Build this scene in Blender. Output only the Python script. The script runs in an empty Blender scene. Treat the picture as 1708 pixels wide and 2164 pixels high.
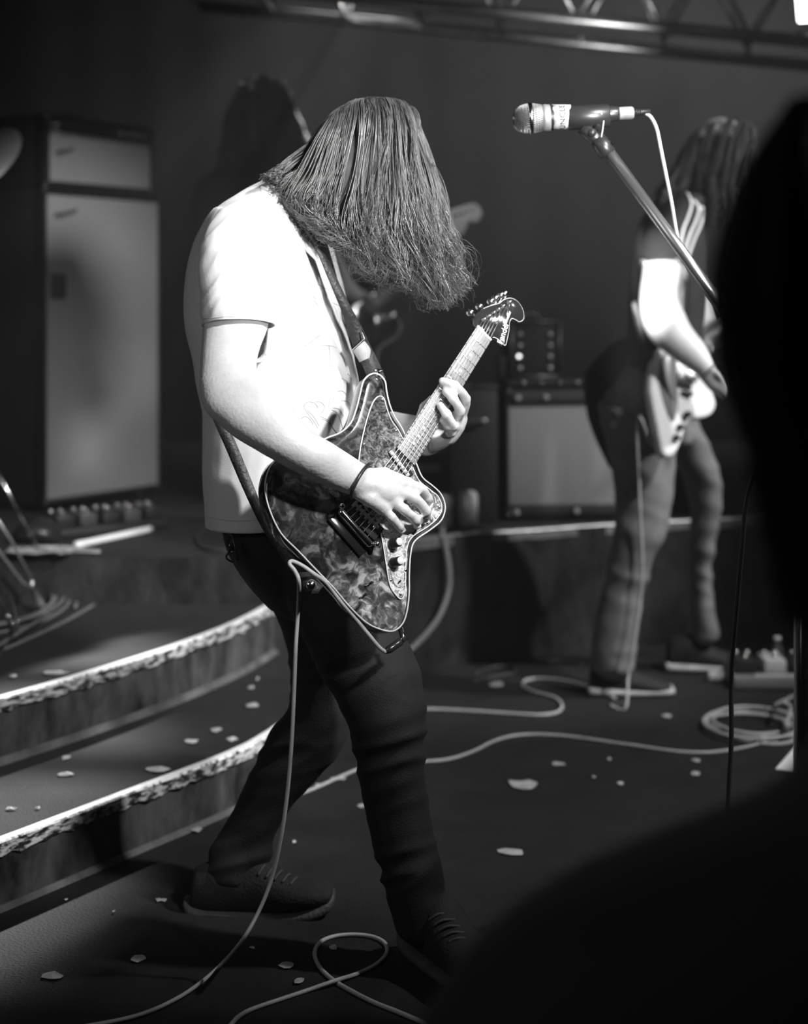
import bpy, bmesh, math, random
from mathutils import Vector, Matrix, noise
from mathutils.bvhtree import BVHTree
random.seed(7)
PI = math.pi
sc = bpy.context.scene
C = sc.collection

# ------------------------------------------------------------------ camera
F = 3600.0; CH = 1.19; CX = 854.0; HY = 642.0        # focal length in px, eye height, horizon row
cd = bpy.data.cameras.new('camera'); cam = bpy.data.objects.new('camera', cd); C.objects.link(cam)
cam.location = (0, 0, CH); cam.rotation_euler = (PI/2, 0, 0)
cd.sensor_width = 36; cd.lens = F*36/2164.0; cd.shift_y = -(1082-HY)/2164.0
cd.clip_start = 0.05; cd.clip_end = 60
cd.dof.use_dof = True; cd.dof.focus_distance = 3.0; cd.dof.aperture_fstop = 2.3
sc.camera = cam

# ------------------------------------------------------------------ world, lights, exposure
w = bpy.data.worlds.new('world'); sc.world = w; w.use_nodes = True
w.node_tree.nodes['Background'].inputs[0].default_value = (1, 1, 1, 1)
w.node_tree.nodes['Background'].inputs[1].default_value = 0.012
hv = w.node_tree.nodes.new('ShaderNodeVolumeScatter'); hv.inputs['Density'].default_value = .005; hv.inputs['Color'].default_value = (1, 1, 1, 1)     # thin smoke haze of the stage
w.node_tree.links.new(hv.outputs[0], w.node_tree.nodes['World Output'].inputs['Volume'])
sc.view_settings.view_transform = 'Standard'; sc.view_settings.look = 'None'
sc.view_settings.exposure = 0.0; sc.view_settings.gamma = 1.0
sc.view_settings.use_curve_mapping = False

def spot(name, loc, tgt, power, size, blend=0.5, rad=0.06):
    l = bpy.data.lights.new(name, 'SPOT'); l.energy = power; l.spot_size = math.radians(size)
    l.spot_blend = blend; l.shadow_soft_size = rad
    o = bpy.data.objects.new(name, l); C.objects.link(o); o.location = loc
    d = Vector(tgt) - Vector(loc); o.rotation_euler = d.to_track_quat('-Z', 'Y').to_euler()
    return o
spot('key_spotlight', (2.4, .0, 3.9), (-.05, 3.2, 1.28), 1700, 20.5, 0.8, .20)
spot('added_hair_light', (1.5, -.6, 1.75), (.0, 3.2, 1.40), 1700, 13.0, 0.9, .16)  # added low spot, brightens the lower hair that the key leaves dark
spot('stage_wash', (2.6, 2.6, 3.7), (-.15, 4.6, .0), 640, 48, 0.9, .10)
spot('added_stack_light', (1.2, 2.6, 3.6), (-1.1, 6.3, .35), 170, 24, 1.0, .15)  # extra spot added because little key light reaches the left cabinet
spot('right_player_spotlight', (3.4, 4.3, 3.2), (1.0, 5.25, 1.0), 560, 27, .7, .06)
spot('added_drape_light', (2.6, 6.2, 3.9), (.75, 9.5, 2.0), 520, 70, 1.0, .3)  # added spot on the back drape, its glow stands in for lit haze
spot('rim_spotlight', (.35, 9.2, 3.9), (-.42, 6.4, 2.02), 6500, 12, .8, .06)
spot('added_headstock_light', (1.6, 3.6, 3.9), (.12, 6.2, 1.45), 110, 15, .9, .06)  # added spot, lifts the back player's headstock and hands
spot('added_truss_light', (.6, 4.6, .9), (.9, 6.6, 2.8), 160, 34, .9, .05)  # added spot, only there to brighten the truss chords
fl = bpy.data.lights.new('fill_lamp', 'AREA'); fl.energy = 12; fl.size = 1.2; fo = bpy.data.objects.new('fill_lamp', fl); C.objects.link(fo)
fo.location = (-2.3, .4, 2.5); fo.rotation_euler = (Vector((-.25, 3.3, 1.0))-Vector((-2.3, .4, 2.5))).to_track_quat('-Z', 'Y').to_euler()

# ------------------------------------------------------------------ materials
MATS = {}
def mat(name, g=.5, rough=.6, metal=0.0, var=0.0, scale=8, bump=0.0, bscale=200, spec=.5, stretch=None, coat=0, sheen=0):
    if name in MATS: return MATS[name]
    m = bpy.data.materials.new(name); m.use_nodes = True; nt = m.node_tree; N = nt.nodes; L = nt.links
    b = N['Principled BSDF']
    b.inputs['Base Color'].default_value = (g, g, g, 1); b.inputs['Roughness'].default_value = rough
    b.inputs['Metallic'].default_value = metal; b.inputs['Specular IOR Level'].default_value = spec
    b.inputs['Coat Weight'].default_value = coat
    if sheen: b.inputs['Sheen Weight'].default_value = sheen
    tc = N.new('ShaderNodeTexCoord'); mp = N.new('ShaderNodeMapping'); L.new(tc.outputs['Object'], mp.inputs[0])
    if stretch: mp.inputs['Scale'].default_value = stretch
    n = N.new('ShaderNodeTexNoise'); n.inputs['Scale'].default_value = scale; n.inputs['Detail'].default_value = 8
    n.inputs['Roughness'].default_value = .65
    L.new(mp.outputs[0], n.inputs['Vector'])
    r = N.new('ShaderNodeValToRGB'); L.new(n.outputs[0], r.inputs[0])
    lo = max(0, g*(1-var)); hi = min(1, g*(1+var))
    r.color_ramp.elements[0].position = .3; r.color_ramp.elements[1].position = .7
    r.color_ramp.elements[0].color = (lo, lo, lo, 1); r.color_ramp.elements[1].color = (hi, hi, hi, 1)
    L.new(r.outputs[0], b.inputs['Base Color'])
    if bump:
        n2 = N.new('ShaderNodeTexNoise'); n2.inputs['Scale'].default_value = bscale; n2.inputs['Detail'].default_value = 4
        L.new(mp.outputs[0], n2.inputs['Vector'])
        bp = N.new('ShaderNodeBump'); bp.inputs['Strength'].default_value = bump; bp.inputs['Distance'].default_value = .01
        L.new(n2.outputs[0], bp.inputs['Height']); L.new(bp.outputs[0], b.inputs['Normal'])
    MATS[name] = m
    return m
def emit(name, g):
    m = bpy.data.materials.new(name); m.use_nodes = True; b = m.node_tree.nodes['Principled BSDF']
    b.inputs['Emission Color'].default_value = (1, 1, 1, 1); b.inputs['Emission Strength'].default_value = g
    return m
def swirl(name, stops, scale=14, rough=.12, warp=.35, aniso=(1, 1, 1), burst=None):
    """glossy pearl / tortoise celluloid"""
    m = bpy.data.materials.new(name); m.use_nodes = True; nt = m.node_tree; N = nt.nodes; L = nt.links
    b = N['Principled BSDF']; b.inputs['Roughness'].default_value = rough; b.inputs['Coat Weight'].default_value = .6
    b.inputs['Coat Roughness'].default_value = .06
    tc = N.new('ShaderNodeTexCoord'); mp = N.new('ShaderNodeMapping'); L.new(tc.outputs['Object'], mp.inputs[0]); mp.inputs['Scale'].default_value = aniso
    n1 = N.new('ShaderNodeTexNoise'); n1.inputs['Scale'].default_value = scale; n1.inputs['Detail'].default_value = 3
    L.new(mp.outputs[0], n1.inputs['Vector'])
    mx = N.new('ShaderNodeVectorMath'); mx.operation = 'MULTIPLY_ADD'; mx.inputs[1].default_value = (warp,)*3
    L.new(n1.outputs['Color'], mx.inputs[0]); L.new(mp.outputs[0], mx.inputs[2])
    v = N.new('ShaderNodeTexNoise'); v.inputs['Scale'].default_value = scale*1.7; v.inputs['Detail'].default_value = 5; v.inputs['Roughness'].default_value = .6
    L.new(mx.outputs[0], v.inputs['Vector'])
    r = N.new('ShaderNodeValToRGB'); L.new(v.outputs[0], r.inputs[0]); e = r.color_ramp.elements
    while len(e) < len(stops): e.new(.5)
    for k, (p, g) in enumerate(stops): e[k].position = p; e[k].color = (g, g, g, 1)
    L.new(r.outputs[0], b.inputs['Base Color'])
    if burst:       # (direction, start, end, darkest): the finish darkens towards the upper horn
        dt = N.new('ShaderNodeVectorMath'); dt.operation = 'DOT_PRODUCT'; dt.inputs[1].default_value = burst[0]; L.new(tc.outputs['Object'], dt.inputs[0])
        mr = N.new('ShaderNodeMapRange'); L.new(dt.outputs['Value'], mr.inputs['Value']); mr.inputs['From Min'].default_value = burst[1]; mr.inputs['From Max'].default_value = burst[2]
        mr.inputs['To Min'].default_value = burst[3]; mr.inputs['To Max'].default_value = 1
        mm = N.new('ShaderNodeMix'); mm.data_type = 'RGBA'; mm.blend_type = 'MULTIPLY'; mm.inputs[0].default_value = 1
        L.new(r.outputs[0], mm.inputs[6]); L.new(mr.outputs[0], mm.inputs[7]); L.new(mm.outputs[2], b.inputs['Base Color'])
    return m
M_skin = mat('skin', .62, .48, var=.10, scale=22, bump=.12, bscale=160)
M_shirt = mat('white_cotton', .82, .9, var=.03, scale=10, bump=.08, bscale=420, sheen=.2)
M_jeans = mat('dark_denim', .009, .78, var=.35, scale=9, bump=.25, bscale=380)
M_jeans2 = mat('grey_denim', .17, .8, var=.4, scale=7, bump=.25, bscale=300)
M_black = mat('black_cloth', .018, .85, var=.3, scale=14, bump=.3, bscale=260)
M_hair = mat('brown_hair', .075, .30, var=.55, scale=30, spec=.9)
M_hairdark = mat('dark_hair', .035, .5, var=.4, scale=30, spec=.6)
M_hairback = mat('matte_hair', .05, .55, var=.4, scale=30, spec=.5)
M_tolex = mat('black_tolex', .008, .55, var=.2, scale=30, bump=.3, bscale=500)
M_grille = mat('silver_grille_cloth', .34, .85, var=.10, scale=240, bump=.3, bscale=900)
M_chrome = mat('chrome', .75, .16, 1.0, var=.1, scale=30)
M_steel = mat('dull_steel', .5, .35, 1.0, var=.2, scale=40)
M_plastic = mat('black_plastic', .02, .35, var=.2, scale=30)
M_blackmetal = mat('black_metal', .035, .22, .3, var=.3, scale=30, spec=.8)
M_cable = mat('grey_cable', .42, .5, var=.12, scale=30)
M_cabledark = mat('black_cable', .04, .45, var=.2, scale=30)
M_rubber = mat('shoe_sole_rubber', .07, .6, var=.25, scale=20, bump=.3, bscale=150)
M_suede = mat('black_suede', .012, .8, var=.4, scale=18, bump=.3, bscale=200)
M_paper = mat('white_paper', .40, .8, var=.25, scale=40)
M_white = mat('white_lacquer', .85, .25, var=.02, scale=10, coat=.5)
M_tape = mat('white_tape', .50, .7, var=.06, scale=60, bump=.3, bscale=120)
M_ink = mat('black_ink', .02, .7)
M_print = mat('faded_print_ink', .32, .85, var=.5, scale=60)
M_strap = mat('black_leather', .03, .5, var=.4, scale=40, bump=.3, bscale=160)
M_tab = mat('pale_leather', .42, .6, var=.1, scale=60)
M_maple = mat('pale_fingerboard', .18, .42, var=.22, scale=30, stretch=(4, 1, 1), bump=.1, bscale=90)
M_fabric_grey = mat('grey_cloth', .16, .85, var=.2, scale=12, bump=.2, bscale=200)
M_stripe = mat('white_stripe', .75, .8, var=.05)
BD = (.35, .15, -.92)
M_body = swirl('sunburst_celluloid', [(0.34, .03), (.45, .09), (.54, .26), (.62, .75)], 11, .13, .40, (1, 1, 1), (BD, .03, .17, .16))
M_guard = swirl('tortoise_pearl', [(0.34, .04), (.44, .14), (.53, .36), (.62, .8)], 24, .14, .25, (1, 1, 1), ((.75, .2, -.63), -.10, .08, .07))
M_brass = mat('brass_cymbal', .55, .45, .7, var=.2, scale=20)
M_can = mat('can_paint', .55, .3, .4, var=.35, scale=25)

# ------------------------------------------------------------------ helpers
def W(px, py, D): return Vector(((px-CX)/F*D, D, CH-(py-HY)/F*D))
def on_floor(px, py, z=0.0):
    D = F*(CH-z)/(py-HY); return Vector(((px-CX)/F*D, D, z))
def link(name, me, m=None, parent=None, smooth=True):
    o = bpy.data.objects.new(name, me); C.objects.link(o)
    if m:
        me.materials.clear(); me.materials.append(m)
    if smooth: me.shade_smooth()
    if parent: o.parent = parent
    return o
def obj(name, bm, m, parent=None, smooth=True, normals=False):
    if normals: bmesh.ops.recalc_face_normals(bm, faces=bm.faces)
    me = bpy.data.meshes.new(name); bm.to_mesh(me); bm.free()
    return link(name, me, m, parent, smooth)
def tag(o, label, cat, group=None, kind=None):
    if label: o['label'] = label
    if cat: o['category'] = cat
    if group: o['group'] = group
    if kind: o['kind'] = kind
    return o
def thing(name, label, cat, loc, group=None):
    o = bpy.data.objects.new(name, None); C.objects.link(o); o.location = loc; o.empty_display_size = .1
    tag(o, label, cat, group); bpy.context.view_layer.update(); return o
def struct(name, bm, m, smooth=False, label=None, parent=None):
    o = obj(name, bm, m, parent, smooth, True); o['kind'] = 'structure'
    if label: o['label'] = label
    return o
def part(name, bm, m, root, smooth=True, label=None, kind=None):
    """bm is in world space; re-based onto its parent's origin"""
    bmesh.ops.recalc_face_normals(bm, faces=bm.faces)
    me = bpy.data.meshes.new(name); bm.to_mesh(me); bm.free()
    return part_me(name, me, m, root, smooth, label, kind)
def worldloc(o):
    v = Vector(o.location)
    while o.parent: o = o.parent; v += Vector(o.location)
    return v
def part_me(name, me, m, root, smooth=True, label=None, kind=None):
    if root is not None: me.transform(Matrix.Translation(-worldloc(root)))
    o = link(name, me, m, root, smooth)
    if label: o['label'] = label
    if kind: o['kind'] = kind
    return o
def flat_edges(o, ang=35):
    o.data.set_sharp_from_angle(angle=math.radians(ang)); return o

def add_box(bm, c, s, rot=None):
    M = Matrix.Translation(c) @ (rot.to_4x4() if rot else Matrix.Identity(4)) @ Matrix.Diagonal((s[0], s[1], s[2], 1))
    return bmesh.ops.create_cube(bm, size=1, matrix=M)['verts']
def add_bbox(bm, c, s, rot=None, bev=.005, seg=2):
    vs = add_box(bm, c, s, rot)
    es = list({e for v in vs for e in v.link_edges})
    bmesh.ops.bevel(bm, geom=es, offset=bev, segments=seg, profile=.5, affect='EDGES')
def catmull(P, n, closed=False):
    out = []; m = len(P); P = [Vector(p) for p in P]
    segs = m if closed else m-1
    for i in range(segs):
        if closed: a, b, c, d = P[(i-1) % m], P[i], P[(i+1) % m], P[(i+2) % m]
        else: a, b, c, d = P[max(i-1, 0)], P[i], P[i+1], P[min(i+2, m-1)]
        for k in range(n):
            t = k/n
            out.append(.5*((2*b)+(c-a)*t+(2*a-5*b+4*c-d)*t*t+(3*b-a-3*c+d)*t*t*t))
    if not closed: out.append(P[-1].copy())
    return out
def add_tube(bm, pts, rad, n=8, caps=True):
    """tube along points; rad = number or list"""
    pts = [Vector(p) for p in pts]; m = len(pts)
    if not hasattr(rad, '__len__'): rad = [rad]*m
    rings = []; up = None
    for i, p in enumerate(pts):
        t = (pts[min(i+1, m-1)]-pts[max(i-1, 0)])
        if t.length < 1e-9: t = Vector((0, 0, 1))
        t.normalize()
        if up is None:
            up = Vector((0, 0, 1)) if abs(t.z) < .9 else Vector((1, 0, 0))
        s = t.cross(up)
        if s.length < 1e-6: s = t.orthogonal()
        s.normalize(); up = s.cross(t).normalized()
        rings.append([bm.verts.new(p+(s*math.cos(2*PI*k/n)+up*math.sin(2*PI*k/n))*rad[i]) for k in range(n)])
    for a, b in zip(rings, rings[1:]):
        for k in range(n): bm.faces.new((a[k], a[(k+1) % n], b[(k+1) % n], b[k]))
    if caps:
        bm.faces.new(rings[0][::-1]); bm.faces.new(rings[-1])
def tube(pts, rad, n=8, sub=6, caps=True):
    bm = bmesh.new()
    if sub > 1:
        if hasattr(rad, '__len__'):
            r = catmull([(q, 0, 0) for q in rad], sub); rad = [v.x for v in r]
        pts = catmull(pts, sub)
    add_tube(bm, pts, rad, n, caps); return bm
def add_lathe(bm, prof, p0, d, n=20):
    """prof = [(distance along d, radius)...]"""
    d = Vector(d).normalized(); s = d.orthogonal().normalized(); u = d.cross(s); p0 = Vector(p0); rings = []
    for a, r in prof:
        rings.append([bm.verts.new(p0+d*a+(s*math.cos(2*PI*k/n)+u*math.sin(2*PI*k/n))*max(r, 1e-5)) for k in range(n)])
    for a, b in zip(rings, rings[1:]):
        for k in range(n): bm.faces.new((a[k], a[(k+1) % n], b[(k+1) % n], b[k]))
    bm.faces.new(rings[0][::-1]); bm.faces.new(rings[-1])
def lathe(prof, p0, d, n=20):
    bm = bmesh.new(); add_lathe(bm, prof, p0, d, n); return bm
def add_loft(bm, secs, sub=5, n=28, shrink=1.0, power=2.0, cap=True, thick=None):
    """secs: (xl,yl,xr,yr,D,t): silhouette points in the side view, depth of the section's centre, half depth"""
    S = []
    for s in secs:
        l = W(s[0], s[1], s[4]); r = W(s[2], s[3], s[4]); S.append((l, r, s[5]*(1 if thick is None else thick)))
    cs = catmull([(a+b)/2 for a, b, t in S], sub); ax = catmull([(b-a)/2 for a, b, t in S], sub)
    ts = catmull([(t, 0, 0) for a, b, t in S], sub); rings = []
    def ring(c, a, t):
        out = []
        for k in range(n):
            q = 2*PI*k/n; x = math.cos(q); y = math.sin(q)
            if power != 2: x = math.copysign(abs(x)**(2/power), x); y = math.copysign(abs(y)**(2/power), y)
            out.append(bm.verts.new(c+a*x*shrink+Vector((0, 1, 0))*(y*t*shrink)))
        return out
    m = len(cs)
    if cap:
        d0 = (cs[0]-cs[1]).normalized(); r0 = min(ax[0].length, ts[0].x)*shrink
        for f, g in ((.6, .35), (.35, .7), (.12, .92)): rings.append(ring(cs[0]+d0*r0*f*.9, ax[0]*g, ts[0].x*g))
    for i in range(m): rings.append(ring(cs[i], ax[i], ts[i].x))
    if cap:
        d1 = (cs[-1]-cs[-2]).normalized(); r1 = min(ax[-1].length, ts[-1].x)*shrink
        for f, g in ((.12, .92), (.35, .7), (.6, .35)): rings.append(ring(cs[-1]+d1*r1*f*.9, ax[-1]*g, ts[-1].x*g))
    for a, b in zip(rings, rings[1:]):
        for k in range(n): bm.faces.new((a[k], a[(k+1) % n], b[(k+1) % n], b[k]))
    bm.faces.new(rings[0][::-1]); bm.faces.new(rings[-1])
def add_blob(bm, c, r, rot=None):
    M = Matrix.Translation(c) @ (rot.to_4x4() if rot else Matrix.Identity(4)) @ Matrix.Diagonal((r[0], r[1], r[2], 1))
    bmesh.ops.create_uvsphere(bm, u_segments=20, v_segments=14, radius=1, matrix=M)
def fuse(bm, voxel, smooth=3):
    """union of overlapping closed shells as ONE continuous surface"""
    bmesh.ops.recalc_face_normals(bm, faces=bm.faces)
    me = bpy.data.meshes.new('tmp'); bm.to_mesh(me); bm.free()
    o = bpy.data.objects.new('tmp', me); C.objects.link(o)
    r = o.modifiers.new('r', 'REMESH'); r.mode = 'VOXEL'; r.voxel_size = voxel; r.use_smooth_shade = True
    if smooth:
        s = o.modifiers.new('s', 'SMOOTH'); s.iterations = smooth; s.factor = .5
    dg = bpy.context.evaluated_depsgraph_get(); dg.update()
    res = bpy.data.meshes.new_from_object(o.evaluated_get(dg))
    bpy.data.objects.remove(o); bpy.data.meshes.remove(me)
    return res
def displace(me, f):
    ns = [v.normal.copy() for v in me.vertices]
    for v, nn in zip(me.vertices, ns):
        v.co = v.co + nn*f(v.co)
    me.update()
def to_px(p): return (CX+p.x/p.y*F, HY-(p.z-CH)/p.y*F)
def ridge(p): return 1-abs(noise.noise(p))*2
def cut_mesh(me, cuts):
    """cuts: (plane_co, plane_no, test(center)) removes what lies beyond the plane where test holds"""
    bm = bmesh.new(); bm.from_mesh(me)
    for co, no, test in cuts:
        fs = [f for f in bm.faces if test(f.calc_center_median())]
        g = list({v for f in fs for v in f.verts})+list({e for f in fs for e in f.edges})+fs
        bmesh.ops.bisect_plane(bm, geom=g, plane_co=co, plane_no=no, clear_outer=False)
        dead = [f for f in bm.faces if test(f.calc_center_median()) and (f.calc_center_median()-Vector(co)).dot(Vector(no)) > 0]
        bmesh.ops.delete(bm, geom=dead, context='FACES')
    bm.to_mesh(me); bm.free(); return me
def solidify(o, t=.003, off=-1):
    s = o.modifiers.new('solidify', 'SOLIDIFY'); s.thickness = t; s.offset = off; return o
def ribbon(rows, thick, sub=6, ny=Vector((0, 1, 0))):
    """rows: (A,B) world points either side; solid strip"""
    A = catmull([r[0] for r in rows], sub); B = catmull([r[1] for r in rows], sub); bm = bmesh.new(); R = []
    for i, (a, b) in enumerate(zip(A, B)):
        t = A[min(i+1, len(A)-1)]-A[max(i-1, 0)]; n = t.cross(b-a)
        n = n.normalized() if n.length > 1e-9 else ny
        if n.dot(ny) < 0: n = -n
        R.append([bm.verts.new(q) for q in (a, b, b+n*thick, a+n*thick)])
    for a, b in zip(R, R[1:]):
        for k in range(4): bm.faces.new((a[k], a[(k+1) % 4], b[(k+1) % 4], b[k]))
    bm.faces.new(R[0][::-1]); bm.faces.new(R[-1]); return bm
def text_mesh(body, size, extrude=.0004):
    cu = bpy.data.curves.new('t', 'FONT'); cu.body = body; cu.size = size; cu.extrude = extrude
    cu.align_x = 'CENTER'; cu.align_y = 'CENTER'; cu.resolution_u = 3
    o = bpy.data.objects.new('t', cu); C.objects.link(o)
    dg = bpy.context.evaluated_depsgraph_get(); me = bpy.data.meshes.new_from_object(o.evaluated_get(dg))
    bpy.data.objects.remove(o); return me
def lerp(a, b, t): return a+(b-a)*t
def polyline_at(P, u):
    """P list of tuples; even parameter"""
    x = max(0, min(1, u))*(len(P)-1); i = min(int(x), len(P)-2); t = x-i
    return tuple(lerp(a, b, t) for a, b in zip(P[i], P[i+1]))

# ------------------------------------------------------------------ setting: room, stage levels
Z1, Z2, Z3 = .135, .285, .425
def mottled(name, lo, hi, scale, rough=.85, stretch=(1, 1, 1), p0=.35, p1=.7, bump=.3, bs=120, spec=.3):
    m = mat(name, .1, rough, var=0, scale=scale, bump=bump, bscale=bs, spec=spec, stretch=stretch)
    r = [n for n in m.node_tree.nodes if n.type == 'VALTORGB'][0].color_ramp
    r.elements[0].position = p0; r.elements[1].position = p1
    r.elements[0].color = (lo, lo, lo, 1); r.elements[1].color = (hi, hi, hi, 1)
    return m
M_floor = mottled('worn_black_floor', .008, .019, 6, .8, p0=.3, p1=.75, bump=.35, bs=160)
M_step = mottled('step_carpet', .013, .025, 7, .9, p0=.3, p1=.8, bump=.4, bs=220)
M_riser = mottled('scuffed_riser', .009, .13, 9, .7, (1, 1, .5), .36, .74, .3, 60)
M_wall = mottled('black_drape', .030, .045, 1, .95, bump=.1)
M_ceil = mottled('black_ceiling', .01, .02, 3, .95)
M_nose = mottled('worn_white_edge', .6, .95, 45, .45, (1, 1, 1), .30, .42, .4, 90)

bm = bmesh.new(); add_box(bm, (0, 4.5, -.05), (9, 11, .1)); struct('floor', bm, M_floor)
bm = bmesh.new(); add_box(bm, (0, 4.5, 4.25), (9, 11, .1)); struct('ceiling', bm, M_ceil)
def drape(name, axis, pos, a0, a1):
    bm = bmesh.new(); n = 360; R = []
    for i in range(n+1):
        a = lerp(a0, a1, i/n); d = .018*math.sin(a*7+1.5*math.sin(a*2.3))+.006*math.sin(a*19)
        p = (a, pos+d) if axis == 'x' else (pos+d, a)
        R.append([bm.verts.new((p[0], p[1], z)) for z in (0, 2.1, 4.2)])
    for r, s in zip(R, R[1:]):
        for k in range(2): bm.faces.new((r[k], s[k], s[k+1], r[k+1]))
    o = struct(name, bm, M_wall, True); solidify(o, .02, 0); return o
drape('wall_back', 'x', 9.6, -4.4, 4.4)
drape('wall_left', 'y', -4.35, -.9, 9.6)
drape('wall_right', 'y', 4.35, -.9, 9.6)
bm = bmesh.new(); add_box(bm, (0, -.97, 2.1), (8.8, .06, 4.2)); struct('wall_front', bm, M_wall)

def prism(bm, poly, z0, z1, dz=0):
    a = [bm.verts.new((x, y, z0)) for x, y in poly]; b = [bm.verts.new((x, y, z1)) for x, y in poly]
    bm.faces.new(a[::-1]); bm.faces.new(b); n = len(poly)
    for k in range(n): bm.faces.new((a[k], a[(k+1) % n], b[(k+1) % n], b[k]))
c1 = [(-1.75, 1.9), (-1.30, 2.55), (-1.02, 2.98), (-.792, 3.337), (-.580, 3.69), (-.406, 3.985), (-.318, 4.206), (-.22, 4.6), (-.12, 5.0), (-.03, 5.46)]
c2 = [(-2.05, 2.3), (-1.50, 3.0), (-1.18, 3.48), (-.924, 3.897), (-.750, 4.20), (-.594, 4.512), (-.47, 4.83), (-.388, 5.14)]
c3 = [(-4.3, 5.13), (-2.0, 5.13), (-.388, 5.13), (.12, 5.59), (.45, 5.76), (.80, 5.93), (1.6, 6.2), (4.3, 6.8)]
s1 = [tuple(v)[:2] for v in catmull([(x, y, 0) for x, y in c1], 6)]
s2 = [tuple(v)[:2] for v in catmull([(x, y, 0) for x, y in c2], 6)]
M_plat = mottled('dark_platform_face', .006, .05, 8, .8, (1, 1, .5), .4, .75, .3, 60)
def level(name, curve, z0, z1, back, mtop, mface=None):
    bm = bmesh.new(); prism(bm, curve+back, z0, z1)
    bm.normal_update()
    o = struct(name, bm, mface or M_riser)
    o.data.materials.append(mtop)
    for p in o.data.polygons:
        if abs(p.normal.z) > .9: p.material_index = 1
    return o
level('stage_step', s1, 0, Z1, [(-.03, 6.4), (-4.2, 6.4), (-4.2, 1.9)], M_step)['label'] = 'lower curved stage step with scuffed riser face'
level('stage_step', s2, Z1, Z2, [(-.388, 6.4), (-4.2, 6.4), (-4.2, 2.3)], M_step)['label'] = 'upper curved stage step with scuffed riser face'
level('stage_platform', c3, 0, Z3, [(4.3, 9.5), (-4.3, 9.5)], M_step, M_plat)['label'] = 'rear stage platform carrying the amplifiers'
def nosing(name, curve, z, w0=.018, h=.026, m=M_nose, seed=1):
    """worn painted angle along the edge: ragged lower lip"""
    bm = bmesh.new(); R = []; n = len(curve); fine = [tuple(v)[:2] for v in catmull([(x, y, 0) for x, y in curve], 8)]
    for i, (x, y) in enumerate(fine):
        a = Vector(fine[max(i-1, 0)]); b = Vector(fine[min(i+1, len(fine)-1)]); t = (b-a).normalized(); nn = Vector((t.y, -t.x))
        j = .009*noise.noise(Vector((x*30, y*30, seed)))
        prof = [(-w0, .0), (-w0, .004), (.004, .004), (.007, 0), (.007, -h+j), (.004, -h+j), (0, -h*.5)]
        R.append([bm.verts.new((x+nn.x*u, y+nn.y*u, z+v)) for u, v in prof])
    for a, b in zip(R, R[1:]):
        for k in range(len(a)): bm.faces.new((a[k], a[(k+1) % len(a)], b[(k+1) % len(a)], b[k]))
    bm.faces.new(R[0][::-1]); bm.faces.new(R[-1])
    o = struct(name, bm, m)
    if m is M_nose:
        o.data.materials.append(M_noseface)
        for p in o.data.polygons:
            if p.normal.z < .6: p.material_index = 1
    return o
M_noseface = mottled('chipped_white_paint', .02, .7, 26, .5, (1, 1, 3.5), .46, .56, .5, 90)
nosing('trim_1', s1, Z1, seed=1); nosing('trim_2', s2, Z2, seed=4)
nosing('trim_3', c3[2:7], Z3, .03, .03, mat('aluminium_edge', .55, .4, .8, var=.3, scale=30), 9)
def add_worn(name, curve, z, h, m):
    """skirting strip where the riser meets the level beneath"""
    bm = bmesh.new(); R = []
    for i, (x, y) in enumerate(curve):
        a = Vector(curve[max(i-1, 0)]); b = Vector(curve[min(i+1, len(curve)-1)]); t = (b-a).normalized(); nn = Vector((t.y, -t.x))
        R.append([bm.verts.new((x+nn.x*u, y+nn.y*u, z+v)) for u, v in [(-.002, .001), (.012, .001), (.004, h), (-.002, h)]])
    for a, b in zip(R, R[1:]):
        for k in range(4): bm.faces.new((a[k], a[(k+1) % 4], b[(k+1) % 4], b[k]))
    return struct(name, bm, m)
M_skirt = mottled('grey_skirt', .06, .16, 12, .7)
add_worn('trim_4', s1, 0, .012, M_skirt); add_worn('trim_5', s2, Z1, .018, M_skirt)

# ------------------------------------------------------------------ guitar plane of the front player
GN = Vector((.42, -.85, .30)).normalized(); GP = W(760, 1105, 2.98)
def G(px, py, off=0.0):
    d = Vector(((px-CX)/F, 1, -(py-HY)/F)); o = Vector((0, 0, CH))
    t = (GP+GN*off-o).dot(GN)/d.dot(GN); return o+d*t

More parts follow.
